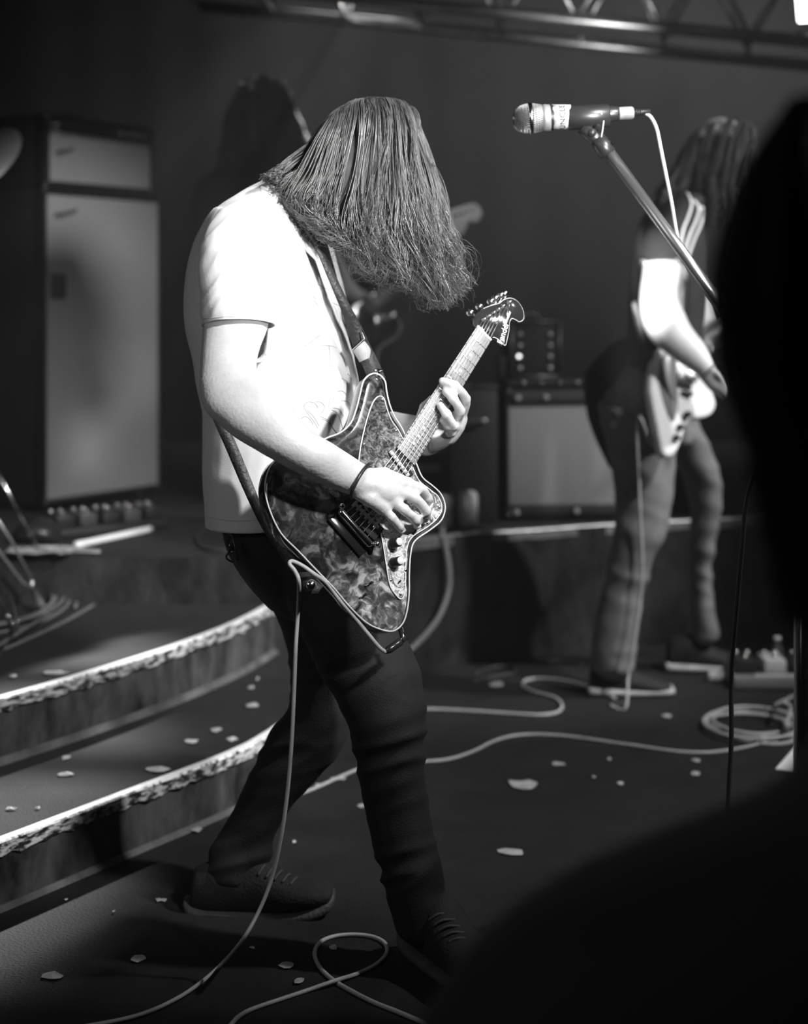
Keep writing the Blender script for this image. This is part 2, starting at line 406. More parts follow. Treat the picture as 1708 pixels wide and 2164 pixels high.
def add_strands(bm, lines, n, rad, wav=.004, curl=.012, vr=(-1, .7), seed=0, locks=70, lock_amp=.008, seg=3, nseg=4, lit_tones=False):
    """lines: rows of (polyline px, centre depth, depth spread, roundness)"""
    rnd = random.Random(seed)
    L = [(rnd.random(), rnd.uniform(*vr), rnd.uniform(0, 100)) for _ in range(locks)]
    for s in range(n):
        lk = L[rnd.randrange(locks)]
        u = min(1, max(0, lk[0]+rnd.gauss(0, .013))); v = max(-1, min(1, lk[1]+rnd.gauss(0, .05)))
        ph = lk[2]+rnd.gauss(0, .25); P = []; own = rnd.uniform(0, 50)
        cut = rnd.uniform(.8, 1.0) if rnd.random() < .5 else 1.0
        for (pl, D, sp, rd) in lines:
            uu = .5+(u-.5)*(1-rd*(1-math.sqrt(max(0, 1-v*v))))
            x, y = polyline_at(pl, uu); P.append(W(x, y, D+sp*v))
        K = catmull(P, nseg); m = len(K); last = int((m-1)*cut)
        pts = []
        for i in range(last+1):
            t = i/(m-1); a = wav*t+curl*max(0, t-.72)**1.2*3
            f = 9+3*math.sin(own)
            c2 = curl*max(0, t-.55)**1.3*2.6; g_ = ph+t*f+9*max(0, t-.55)**1.4*(2+math.sin(lk[2]*5))
            q = K[i]+Vector((math.sin(g_)*(wav*t+c2), math.cos(g_*1.03)*(wav*t+c2), math.sin(g_*1.3+1)*(wav*t+c2)*.55))
            q += Vector((noise.noise(Vector((own, t*3, 0))), noise.noise(Vector((own, t*3, 7))), 0))*lock_amp*(.2+.5*t)
            q += Vector((noise.noise(Vector((lk[2]*7, t*4, 0))), noise.noise(Vector((lk[2]*7, t*4, 7))), 0))*lock_amp*(.3+1.3*t)
            pts.append(q)
        r0 = rad*rnd.uniform(.6, 1.3); nf = len(bm.faces)
        add_tube(bm, pts, [r0*(1-.55*(i/len(pts))**2) for i in range(len(pts))], seg, False)
        tone = (0 if noise.noise(Vector((lk[2]*3, v*4, 0)))+rnd.gauss(0, .22) < -.02 else 1) if lit_tones else 0
        if lit_tones:
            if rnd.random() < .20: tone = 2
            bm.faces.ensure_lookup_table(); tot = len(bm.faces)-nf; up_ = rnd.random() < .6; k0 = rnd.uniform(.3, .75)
            for i in range(nf, len(bm.faces)): bm.faces[i].material_index = min(2, tone+(1 if up_ and (i-nf)/tot > k0 else 0))  # paler towards the tips: light on the lower hair put into the colour

def face_head(bm, c, fwd, up, s=1.0):
    """skull, jaw, nose, brow, lips, ears fused later; fwd = where the face looks"""
    fwd = Vector(fwd).normalized(); up = Vector(up).normalized(); side = fwd.cross(up).normalized(); up = side.cross(fwd)
    R = Matrix((fwd, side, up)).transposed()
    def b(p, r): add_blob(bm, Vector(c)+R @ (Vector(p)*s), Vector(r)*s, R)
    b((-.012, 0, .035), (.098, .076, .086)); b((.022, 0, -.035), (.062, .056, .078)); b((.048, 0, -.088), (.032, .034, .026))
    b((.080, 0, .022), (.014, .050, .012)); b((.092, 0, -.012), (.016, .010, .030)); b((.100, 0, -.030), (.014, .016, .010))
    b((.080, 0, -.062), (.014, .024, .006)); b((.076, 0, -.072), (.014, .022, .007))
    for q in (-1, 1):
        b((.060, q*.036, -.025), (.024, .022, .022)); b((-.005, q*.078, -.012), (.018, .008, .030))
    b((-.03, 0, -.09), (.05, .05, .06))
    return R
def eyes(root, c, R, s=1.0):
    for q in (-1, 1):
        bm = bmesh.new(); add_blob(bm, Vector(c)+R @ (Vector((.072, q*.031, .003))*s), (.012*s,)*3)
        part('eye', bm, mat('eye_white', .6, .2), root)

# ================================================================== FRONT GUITARIST
hero = thing('person', 'long-haired guitarist in a white t-shirt bowing over a guitar in front', 'person', on_floor(640, 1960))
torso = [(556, 384, 632, 392, 3.30, .075), (505, 412, 655, 432, 3.30, .16), (446, 455, 676, 480, 3.30, .205), (406, 530, 697, 530, 3.30, .21),
         (391, 610, 716, 610, 3.30, .20), (391, 690, 727, 690, 3.30, .19), (404, 750, 745, 752, 3.30, .185), (414, 810, 757, 815, 3.30, .185),
         (428, 875, 748, 880, 3.30, .18), (431, 950, 715, 950, 3.29, .175), (431, 1020, 690, 1020, 3.28, .17), (435, 1085, 665, 1090, 3.28, .165), (437, 1150, 655, 1160, 3.28, .16)]
sleeve_r = [(470, 440, 590, 440, 3.14, .07), (432, 490, 580, 490, 3.10, .075), (420, 560, 578, 560, 3.08, .072), (424, 630, 580, 630, 3.065, .070), (428, 700, 582, 700, 3.06, .068), (428, 760, 582, 760, 3.05, .066)]
arm_r = [(470, 480, 560, 480, 3.12, .055), (432, 560, 565, 560, 3.08, .055), (430, 640, 568, 640, 3.065, .055), (429, 690, 566, 692, 3.055, .055), (424, 760, 548, 742, 3.02, .052), (422, 815, 543, 780, 2.98, .050),
         (429, 857, 558, 798, 2.95, .050), (452, 887, 584, 818, 2.93, .049), (498, 925, 612, 855, 2.91, .047), (560, 962, 652, 905, 2.90, .043),
         (634, 1002, 704, 938, 2.90, .037), (700, 1032, 742, 962, 2.92, .032), (748, 1048, 776, 984, 2.94, .028)]
# far arm: reaches behind the guitar up to the neck
arm_l = [W(600, 500, 3.46), W(640, 640, 3.50), W(690, 800, 3.50), W(745, 905, 3.45), W(820, 915, 3.32), W(885, 925, 3.20)]
arm_l = arm_l[:3]+[W(750, 905, 3.46), W(830, 912, 3.34), G(905, 925, -.075)]
jeans_front = [(590, 1180, 760, 1160, 3.18, .085), (600, 1250, 830, 1240, 3.16, .095), (625, 1320, 852, 1330, 3.13, .095), (668, 1400, 880, 1395, 3.11, .092), (712, 1475, 897, 1465, 3.09, .085),
               (738, 1530, 902, 1525, 3.08, .078), (752, 1600, 898, 1598, 3.08, .070), (762, 1660, 902, 1655, 3.08, .066), (773, 1720, 908, 1715, 3.08, .064), (788, 1780, 920, 1776, 3.07, .060),
               (804, 1840, 934, 1836, 3.06, .056), (824, 1905, 950, 1905, 3.05, .054), (838, 1968, 962, 1965, 3.04, .053)]
jeans_back = [(500, 1180, 700, 1160, 3.42, .085), (560, 1260, 760, 1290, 3.42, .092), (598, 1340, 770, 1390, 3.42, .09), (614, 1410, 760, 1450, 3.42, .085), (613, 1480, 742, 1530, 3.41, .078),
              (578, 1538, 716, 1588, 3.40, .070), (545, 1605, 668, 1642, 3.39, .064), (510, 1680, 622, 1700, 3.38, .060), (474, 1745, 590, 1750, 3.37, .056), (442, 1800, 574, 1806, 3.36, .055), (436, 1848, 566, 1852, 3.36, .054)]
pelvis = [(462, 1060, 640, 1070, 3.29, .155), (470, 1115, 660, 1120, 3.29, .165), (484, 1165, 700, 1170, 3.29, .17), (520, 1225, 770, 1225, 3.29, .165), (566, 1280, 815, 1285, 3.29, .14)]
# --- body: one continuous surface
bm = bmesh.new()
add_loft(bm, torso[:-2], shrink=.90); add_loft(bm, arm_r)
add_tube(bm, catmull(arm_l, 5), [lerp(.052, .036, i/25) if i < 25 else .034 for i in range(26)], 16)
add_tube(bm, catmull([W(592, 430, 3.30), W(650, 390, 3.28), W(705, 365, 3.26)], 4), .060, 18)
HC = W(768, 352, 3.25); HR = None
face_dir = Vector((.78, -.05, -.62)); HR = face_head(bm, HC, face_dir, (.62, 0, .78))
add_loft(bm, pelvis, shrink=.9); add_loft(bm, jeans_front, shrink=.82); add_loft(bm, jeans_back, shrink=.82)
# right (picking) hand
def finger(bm, P, r0, r1):
    pts = catmull(P, 5); m = len(pts); add_tube(bm, pts, [lerp(r0, r1, i/(m-1)) for i in range(m)], 10)
    add_blob(bm, pts[-1], (r1*1.02,)*3)
    for p in P[1:-1]: add_blob(bm, p, (r0*1.02,)*3)
pr = [G(764, 1014, .052), G(800, 1026, .050), G(836, 1040, .046)]
for (a, b, rr) in (((762, 1002), (862, 1024), .0135), ((760, 1012), (846, 1040), .0145), ((757, 1024), (828, 1056), .0145), ((754, 1036), (808, 1072), .0135)):
    pts = [G(a[0], a[1], .050), G((a[0]+b[0])/2, (a[1]+b[1])/2-2, .056), G(b[0], b[1], .046)]
    finger(bm, pts, rr*1.15, rr)
add_tube(bm, catmull([G(752, 1018, .052), G(790, 1028, .05), G(830, 1046, .044)], 5), [.026, .027, .027, .027, .027, .027, .027, .026, .025, .022, .018], 16)
finger(bm, [G(862, 1024, .046), G(890, 1032, .046), G(903, 1052, .030), G(898, 1070, .014)], .0098, .0082)
finger(bm, [G(846, 1040, .047), G(878, 1054, .050), G(900, 1080, .036), G(898, 1096, .016)], .0104, .0084)
finger(bm, [G(828, 1056, .046), G(856, 1078, .048), G(878, 1098, .034), G(882, 1110, .016)], .0100, .0080)
finger(bm, [G(808, 1072, .044), G(828, 1094, .044), G(844, 1112, .030), G(850, 1120, .016)], .0090, .0072)
finger(bm, [G(775, 1005, .040), G(812, 1000, .028), G(846, 1015, .018), G(866, 1040, .012)], .0115, .0085)
# left (fretting) hand
def Gf(px, py, off): return G(px, py, off)
add_tube(bm, catmull([G(900, 925, -.070), G(930, 912, -.062), G(958, 893, -.045)], 5), [.030, .031, .032, .032, .032, .031, .031, .030, .029, .027, .025], 16)
add_tube(bm, catmull([G(940, 925, -.060), G(962, 898, -.040), G(976, 872, -.026)], 5), [.020, .021, .021, .021, .020, .020, .019, .018, .017, .015, .013], 12)
finger(bm, [G(978, 872, -.020), G(984, 843, .012), G(961, 815, .036), G(936, 805, .026)], .0105, .0080)
finger(bm, [G(966, 884, -.018), G(972, 868, .016), G(958, 842, .036), G(943, 828, .024)], .0104, .0080)
finger(bm, [G(962, 902, -.022), G(958, 900, .012), G(944, 876, .032), G(931, 858, .022)], .0100, .0076)
finger(bm, [G(953, 916, -.03), G(954, 914, -.006), G(946, 900, .012), G(936, 888, .016)], .0092, .0070)
finger(bm, [G(905, 905, -.060), G(892, 884, -.052), G(900, 862, -.046), G(914, 845, -.040)], .0125, .0095)
me = fuse(bm, .0036, 2)
def skin_d(p):
    x, y = to_px(p)
    if 745 < x < 912 and 980 < y < 1130: return .0010*ridge(p*42)-.0006      # tendons on the hand
    return .0008*noise.noise(p*26)
displace(me, skin_d)
body = part_me('body', me, M_skin, hero, label='pale bare forearms, hands, neck and bowed head')
eyes(body, HC, HR)
# nails of both hands
for (px, py, off, r) in ((850, 1122, .022, .005), (884, 1112, .022, .0055)):
    bm = bmesh.new(); add_blob(bm, G(px, py, off), (r, r*.6, r*.8)); part('fingernail', bm, mat('nail', .7, .25), body)
# wristband
wc = (W(749, 1047, 2.935)+W(778, 984, 2.935))/2; wa = (W(778, 984, 2.935)-W(749, 1047, 2.935))/2*1.06; wy = Vector((.30, 1, .12)).normalized()*.036
bm = bmesh.new(); add_tube(bm, [wc+wa*math.cos(2*PI*k/40)+wy*math.sin(2*PI*k/40) for k in range(41)], .0034, 8, False)
part('wristband', bm, M_plastic, hero, label='thin black elastic wristband')

# --- shirt
bm = bmesh.new()
add_loft(bm, torso, cap=True); add_loft(bm, sleeve_r)
add_tube(bm, catmull([W(600, 470, 3.44), W(640, 560, 3.50), W(665, 660, 3.51)], 5), [.075]*5+[.07]*6, 20)
me = fuse(bm, .0055, 5)
fold_lines = []
def shirt_d(p):
    x, y = to_px(p); d = .0022*noise.noise(p*9)+.0012*noise.noise(p*21)
    near = p.y < 3.22
    if near and 415 < x < 600 and 440 < y < 700:      # sleeve: slanting folds from the shoulder, vertical towards the hem
        k = math.exp(-((x-450)/50)**2)
        d += (.0034*k+.0006)*ridge(Vector(((x*.75+y*.66)*.045, (x*.66-y*.75)*.009, 1.3)))
    if y > 680 and x > 560:                        # bunching where the guitar presses the belly
        k = min(1, (x-560)/140)
        d += .0035*k*ridge(Vector((x*.004, (y+.18*x)*.017, 4.1)))
    if y > 860:                                     # soft vertical falls towards the hem
        d += .0045*noise.noise(Vector((x*.016, y*.0035, 2.0)))
    if x > 560 and 420 < y < 680:
        d += .0014*ridge(Vector(((x*.86+y*-.5)*.017, (x*.5+y*.86)*.004, 8.2)))*min(1, (x-560)/80)
    return d
displace(me, shirt_d)
# open the hem and the near sleeve
def tube_dist(c, pts, r):
    return min((c-p).length for p in pts) < r
sl_axis = [W(505, y, 3.055) for y in range(690, 800, 6)]
me = cut_mesh(me, [(W(505, 688, 3.06), Vector((.02, -.18, -1)).normalized(), lambda c: c.y < 3.098 and tube_dist(c, sl_axis, .088)),
                   (W(530, 1104, 3.28), Vector((.03, 0, -1)).normalized(), lambda c: to_px(c)[1] > 1060)])
shirt = part_me('t_shirt', me, M_shirt, hero, label='white short-sleeved t-shirt with a faint line drawing on its front')
solidify(shirt, .003, -1)
bpy.context.view_layer.update()
bvh = BVHTree.FromPolygons([v.co+worldloc(shirt)*1.0 for v in shirt.data.vertices], [tuple(p.vertices) for p in shirt.data.polygons])
def hit(px, py, off=.0015):
    d = Vector(((px-CX)/F, 1, -(py-HY)/F)).normalized(); o = Vector((0, 0, CH))
    h = bvh.ray_cast(o, d)
    if h[0] is None: return None
    n = h[1] if h[1].dot(d) < 0 else -h[1]
    return h[0]+n*off
def stroke(bm, P, wpx=1.2, off=.0003):
    pts = catmull([(x, y, 0) for x, y in P], 6); Q = [hit(p.x, p.y, off) for p in pts]; run = []
    for q in Q+[None]:
        if q is None or (run and (q-run[-1]).length > .03):
            if len(run) > 1: add_tube(bm, run, wpx/1100/2, 4)
            run = []
        if q is not None: run.append(q)
bm = bmesh.new()
S = [[(655, 612), (668, 602), (680, 606), (688, 622), (690, 630)], [(653, 620), (663, 628), (668, 632)], [(660, 633), (668, 640), (672, 648)],
     [(683, 608), (690, 612), (691, 626)], [(655, 640), (658, 660), (668, 690), (664, 704), (645, 718), (632, 735)], [(632, 735), (650, 728), (672, 712), (684, 704)],
     [(645, 732), (662, 718), (678, 706), (683, 700)], [(705, 645), (712, 662), (716, 685), (713, 700)], [(703, 640), (716, 646)], [(718, 640), (720, 660), (716, 690)],
     [(660, 732), (680, 730), (700, 731), (712, 736)], [(695, 730), (697, 760), (695, 800), (697, 840), (694, 860)],
     [(641, 860), (650, 850), (665, 852), (672, 862)], [(643, 862), (655, 880), (665, 893), (672, 905)], [(650, 868), (664, 882), (674, 900)],
     [(666, 850), (678, 850), (686, 860), (680, 872)], [(680, 885), (694, 892), (704, 905), (712, 915)], [(676, 880), (690, 886), (700, 896)],
     [(636, 885), (645, 880), (655, 886), (662, 898)], [(700, 866), (712, 872), (720, 890), (724, 905)], [(702, 862), (716, 865), (726, 880)],
     [(708, 830), (722, 826), (732, 836), (728, 850)], [(712, 810), (722, 800), (733, 806)], [(700, 845), (706, 834), (704, 850)], [(722, 846), (736, 850), (744, 866)],
     [(722, 600), (724, 610)], [(688, 770), (700, 774), (706, 773)], [(735, 790), (742, 800), (738, 812)], [(668, 705), (667, 690), (665, 670)]]
for s in S: stroke(bm, s, 1.1)
part('printed_drawing', bm, M_print, shirt, label='faded grey line drawing', kind='stuff')
for sp in ([(430, 674), (470, 670), (520, 669), (560, 673)], [(538, 470), (515, 520), (512, 560), (510, 640)], [(436, 1092), (480, 1100), (530, 1100), (570, 1094)], [(548, 388), (556, 440), (545, 470)]):
    bm = bmesh.new(); stroke(bm, sp, 1.0)
    if bm.verts: part('seam', bm, mat('seam_thread', .5, .9), shirt)
    else: bm.free()
bm = bmesh.new()
stroke(bm, [(560, 374), (572, 392), (590, 415), (612, 445), (640, 480), (668, 520)], 9, .002)
part('collar', bm, M_shirt, shirt)

# --- jeans
bm = bmesh.new(); add_loft(bm, [(462, 1020, 660, 1020, 3.285, .15)]+pelvis); add_loft(bm, jeans_front); add_loft(bm, jeans_back)
me = fuse(bm, .006, 4)
def jeans_d(p):
    x, y = to_px(p); d = .002*noise.noise(p*8)
    k = math.exp(-((y-1590)/110)**2)+.8*math.exp(-((y-1420)/60)**2)+1.1*math.exp(-((y-1860)/80)**2)
    d += .0085*k*ridge(Vector((x*.006, (y+.35*x)*.021, 3.0)))*.8
    return d-.001
displace(me, jeans_d)
jeans = part_me('jeans', me, M_jeans, hero, label='dark skinny jeans creased at the knees')
bm = bmesh.new()
for a, b in (((560, 1320), (640, 1345)),): add_tube(bm, [W(486, 1140, 3.12), W(488, 1165, 3.11)], .006, 8)
add_tube(bm, catmull([W(486, 1165, 3.11), W(478, 1178, 3.1), W(490, 1187, 3.1), W(502, 1183, 3.1), W(498, 1160, 3.1), W(490, 1135, 3.11), W(482, 1128, 3.12)], 5), .0018, 6)
part('key_clip', bm, M_blackmetal, hero)

# --- shoes
def shoe(root, secs_up, sole, lace_pts, D, tw, label=None, fn=None):
    T = fn if fn else (lambda v: v)
    bm = bmesh.new(); add_loft(bm, secs_up, n=24); me = fuse(bm, .005, 3)
    displace(me, lambda p: .0012*noise.noise(p*30)); me.transform(Matrix.Identity(4))
    if fn:
        for v in me.vertices: v.co = fn(v.co)
    s = part_me('shoe', me, M_suede, root, label=label)
    bm = bmesh.new(); add_loft(bm, sole, n=24, power=3.0, cap=False); me = fuse(bm, .004, 2)
    if fn:
        for v in me.vertices: v.co = fn(v.co)
    part_me('sole', me, M_rubber, s)
    bm = bmesh.new()
    for a, b in lace_pts:
        P = [W(a[0], a[1], D-tw*.8), W((a[0]+b[0])/2+2, (a[1]+b[1])/2-5, D-tw*.5), W(b[0], b[1], D+.0)]
        add_tube(bm, [T(q) for q in catmull(P, 4)], .0028, 6)
    part('laces', bm, mat('lace', .06, .8), s)
    return s
up = [(404, 1880, 406, 1925, 3.36, .030), (412, 1835, 414, 1928, 3.36, .038), (440, 1820, 440, 1930, 3.355, .042), (490, 1800, 490, 1932, 3.35, .044), (535, 1800, 535, 1932, 3.345, .046),
      (580, 1832, 580, 1930, 3.34, .048), (625, 1850, 628, 1926, 3.335, .050), (665, 1858, 668, 1918, 3.33, .048), (695, 1868, 697, 1908, 3.325, .036)]
so = [(388, 1895, 392, 1922, 3.36, .024), (402, 1900, 404, 1936, 3.36, .038), (450, 1912, 450, 1943, 3.355, .044), (540, 1916, 540, 1944, 3.345, .046), (610, 1915, 612, 1941, 3.34, .051), (660, 1906, 664, 1934, 3.33, .050),
      (694, 1890, 698, 1918, 3.325, .038), (706, 1878, 709, 1900, 3.322, .020)]
shoe(hero, up, so, [((545+k*17, 1850+k*5), (562+k*17, 1826+k*7)) for k in range(5)], 3.34, .045, 'black suede skate shoe on the stepped-back foot')
# front foot: same shape turned towards the lens side, placed under the near shin
base0 = on_floor(500, 1943); 
def turn(v):
    q = v-W(480, 1943, 3.355); a = math.radians(-58)
    q = Vector((q.x*math.cos(a)-q.y*math.sin(a), q.x*math.sin(a)+q.y*math.cos(a), q.z))
    f = Vector((.052, 3.07, 0.0)); return Vector((f.x+q.x, f.y+q.y, f.z+q.z+.004))
shoe(hero, up, so, [((545+k*17, 1850+k*5), (562+k*17, 1826+k*7)) for k in range(5)], 3.34, .045, 'black suede shoe of the leading foot', turn)

# --- hair
part_l = [(742, 228), (758, 222), (775, 218), (792, 216), (808, 217), (822, 220), (834, 226)]
top = [(702, 250), (722, 228), (748, 214), (782, 207), (818, 208), (850, 215), (870, 234)]
m0 = [(664, 290), (694, 268), (735, 252), (785, 246), (832, 250), (870, 266), (896, 294)]
m1 = [(618, 362), (658, 362), (712, 368), (775, 376), (832, 376), (884, 374), (922, 368)]
m2 = [(592, 405), (640, 425), (700, 452), (770, 470), (832, 478), (894, 474), (942, 460)]
m3 = [(616, 432), (664, 470), (715, 500), (775, 540), (845, 560), (908, 560), (966, 530)]
end = [(648, 462), (690, 500), (738, 526), (790, 580), (862, 610), (930, 648), (990, 588)]
lines = [(part_l, 3.27, .01, .2), (top, 3.25, .045, .3), (m0, 3.25, .10, .35), (m1, 3.24, .125, .3), (m2, 3.22, .125, .2), (m3, 3.21, .12, .15), (end, 3.20, .11, .1)]
bm = bmesh.new()
add_loft(bm, [(700, 250, 865, 250, 3.25, .06), (650, 310, 893, 305, 3.25, .095), (622, 370, 908, 370, 3.245, .105), (635, 425, 918, 430, 3.235, .10), (720, 480, 925, 490, 3.23, .085), (800, 530, 925, 530, 3.22, .05)])
me = fuse(bm, .008, 4)
part_me('hair_underlayer', me, M_hairdark, hero)
bm = bmesh.new()
add_strands(bm, lines, 5000, .00105, .005, .012, (-1, .75), 3, 170, .012, nseg=6, lit_tones=True)
add_strands(bm, lines, 650, .0005, .006, .030, (-1, .6), 9, 90, .030, nseg=7, lit_tones=True)
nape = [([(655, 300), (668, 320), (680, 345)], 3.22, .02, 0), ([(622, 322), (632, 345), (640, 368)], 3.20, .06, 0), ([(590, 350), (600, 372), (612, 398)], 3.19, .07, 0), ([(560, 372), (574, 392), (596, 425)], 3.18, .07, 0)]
add_strands(bm, nape, 500, .0009, .003, .008, (-1, 1), 31, 40, .006, lit_tones=False)
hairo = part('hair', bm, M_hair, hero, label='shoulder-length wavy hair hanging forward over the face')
hairo.data.materials.append(mat('lit_hair', .8, .32, var=.3, scale=30, spec=.9)); hairo.data.materials.append(mat('highlight_hair', .95, .3, var=.2, scale=30, spec=1.0))  # pale strand copies carry painted highlights, not another hair colour

# ================================================================== FRONT GUITAR
gt = thing('electric_guitar', 'offset-bodied electric guitar with swirled pickguard held by the front guitarist', 'guitar', G(760, 1105))
outline = [(786, 790), (802, 792), (814, 806), (817, 826), (823, 853), (834, 880), (850, 906), (864, 940), (880, 980), (893, 1009), (916, 1028), (933, 1046), (941, 1072), (933, 1099), (909, 1120), (877, 1143), (868, 1170),
           (865, 1214), (865, 1250), (861, 1288), (851, 1318), (830, 1334), (801, 1329), (772, 1314), (737, 1280), (707, 1244), (668, 1204), (631, 1165), (594, 1127), (571, 1080), (561, 1040), (564, 1005), (580, 974), (610, 958), (650, 945),
           (690, 926), (720, 914), (742, 893), (754, 861), (761, 833), (769, 804)]
e1 = (G(860, 1105)-G(760, 1105)).normalized(); e2 = GN.cross(e1).normalized()
def slab(bm, pix, rings, n=4):
    """closed outline in the guitar plane, stacked rings of (inset, offset)"""
    P = [G(x, y) for x, y in pix]; P = catmull(P, n, True); q = [((p-GP).dot(e1), (p-GP).dot(e2)) for p in P]; m = len(q)
    area = sum(q[i][0]*q[(i+1) % m][1]-q[(i+1) % m][0]*q[i][1] for i in range(m)); sg = 1 if area > 0 else -1; R = []
    for ins, off in rings:
        ring = []
        for i in range(m):
            tx = q[(i+1) % m][0]-q[i-1][0]; ty = q[(i+1) % m][1]-q[i-1][1]; l = math.hypot(tx, ty) or 1
            x = q[i][0]-ty/l*ins*sg; y = q[i][1]+tx/l*ins*sg
            ring.append(bm.verts.new(GP+e1*x+e2*y+GN*off))
        R.append(ring)
    for a, b in zip(R, R[1:]):
        for k in range(m): bm.faces.new((a[k], a[(k+1) % m], b[(k+1) % m], b[k]))
    bm.faces.new(R[0]); bm.faces.new(R[-1][::-1])
bm = bmesh.new(); slab(bm, outline, [(.012, 0), (.006, -.0012), (.002, -.004), (0, -.008), (0, -.034), (.002, -.038), (.008, -.042)])
gbody = part('guitar_body', bm, M_body, gt, True, 'dark glossy swirled body'); flat_edges(gbody, 50)
bm = bmesh.new(); P = catmull([G(x, y, -.0035) for x, y in outline], 4, True); P.append(P[0]); add_tube(bm, P, .0016, 6, False)
part('binding', bm, mat('cream_binding', .6, .3), gt)
guard = [(800, 838), (811, 842), (817, 862), (827, 888), (841, 908), (852, 930), (862, 962), (874, 992), (886, 1016), (910, 1036), (926, 1050), (934, 1072), (926, 1093), (904, 1113), (872, 1134), (860, 1160),
         (857, 1215), (856, 1250), (848, 1266), (836, 1256), (824, 1235), (816, 1190), (809, 1145), (801, 1115), (780, 1085), (762, 1050), (757, 1000), (762, 945), (774, 892), (787, 853)]
bm = bmesh.new(); slab(bm, guard, [(.0006, .0032), (0, .0026), (0, .0004)])
flat_edges(part('pickguard', bm, M_guard, gt, True, 'tortoise and pearl pickguard'), 40)
bm = bmesh.new(); P = catmull([G(x, y, .0022) for x, y in guard], 4, True); P.append(P[0]); add_tube(bm, P, .0013, 6, False)
part('pickguard_edge', bm, mat('white_edge', .8, .4), gt)
# control plate, brighter pearl
plate = [(806, 1108), (850, 1095), (880, 1105), (872, 1126), (857, 1140), (852, 1180), (852, 1225), (846, 1242), (834, 1238), (824, 1212), (818, 1180), (812, 1140)]
bm = bmesh.new(); slab(bm, plate, [(.0005, .0044), (0, .0036), (0, .003)])
flat_edges(part('control_plate', bm, swirl('pearl', [(0.3, .16), (.45, .4), (.55, .6), (.7, .85)], 30, .25, .25), gt, True), 40)
def gbar(bm, a, b, wpx, h0, h1, bev=.0012):
    A = G(a[0], a[1], (h0+h1)/2); B = G(b[0], b[1], (h0+h1)/2); x = (B-A); L = x.length; x.normalize(); y = GN.cross(x).normalized()
    R = Matrix((x, y, GN)).transposed(); add_bbox(bm, (A+B)/2, (L, wpx/1150, h1-h0), R, bev)
# neck pickup
bm = bmesh.new(); gbar(bm, (826, 950), (868, 1008), 19, .003, .0055); part('pickup_ring', bm, M_plastic, gt)
bm = bmesh.new(); gbar(bm, (826, 955), (864, 1006), 8.5, .0055, .0105, .0022); 
part('pickup', bm, mat('pickup_cover', .72, .25, .3), gt)
bm = bmesh.new()
for k in range(6): q = lerp(0, 1, (k+.5)/6); add_lathe(bm, [(0, .0022), (.0012, .0022)], G(lerp(829, 861, q), lerp(959, 1002, q), .0102), GN, 10)
part('pole_pieces', bm, M_steel, gt, kind='stuff')
bm = bmesh.new(); gbar(bm, (780, 1028), (822, 1078), 17, .003, .010, .002); part('pickup', bm, M_plastic, gt)
# bridge plate, bridge cover, tailpiece
bm = bmesh.new(); gbar(bm, (738, 1062), (802, 1130), 34, .0032, .005); part('bridge_plate', bm, mat('dark_plate', .06, .25, .6), gt)
bm = bmesh.new(); gbar(bm, (716, 1078), (784, 1155), 15, .004, .022, .006); part('bridge_cover', bm, M_chrome, gt)
for x, y in ((714, 1074), (787, 1154)):
    bm = bmesh.new(); add_lathe(bm, [(0, .0055), (.018, .0055), (.022, .0048), (.024, .003)], G(x, y, .004), GN, 14); part('bridge_post', bm, M_chrome, gt)
bm = bmesh.new(); gbar(bm, (699, 1092), (768, 1170), 20, .003, .0065); part('tailpiece', bm, mat('black_tail', .02, .12, .4, spec=.9), gt)
bm = bmesh.new(); gbar(bm, (748, 1062), (800, 1116), 7, .006, .012, .002)
for k in range(6): q = (k+.5)/6; gbar(bm, (lerp(744, 796, q)-4, lerp(1066, 1120, q)-1), (lerp(744, 796, q)+6, lerp(1066, 1120, q)-12), 4, .010, .0145, .001)
part('saddles', bm, M_steel, gt)
# knobs
for (x, y) in ((829, 1150), (831, 1190)):
    k = part('knob', lathe([(0, .0098), (.004, .0098), (.006, .0088), (.020, .0082), (.0215, .0070)], G(x, y, .004), GN+Vector((.25, 0, .05)), 24), M_plastic, gt)
    bm = lathe([(0, .0068), (.0012, .0066)], G(x, y, .004)+(GN+Vector((.25, 0, .05))).normalized()*.0216, GN+Vector((.25, 0, .05)), 24)
    part('knob_cap', bm, mat('white_cap', .85, .35), k)
# slide switches
for (x, y) in ((781, 1234), (769, 1259), (842, 1232)):
    bm = bmesh.new(); gbar(bm, (x-9, y+5), (x+9, y-5), 3.4, .0005, .0035, .0008); add_tube(bm, [G(x, y, .002), G(x+5, y-5, .012)], .0016, 8)
    part('slide_switch', bm, M_plastic, gt)
for (x, y) in ((808, 844), (837, 910), (770, 939), (893, 1024), (911, 1051), (928, 1072), (903, 1105), (862, 1128), (857, 1205), (846, 1256), (826, 1226), (812, 1128), (863, 985)):
    part('guard_screw', lathe([(0, .0026), (.001, .0026), (.0018, .0012)], G(x, y, .003), GN, 10), M_chrome, gt)
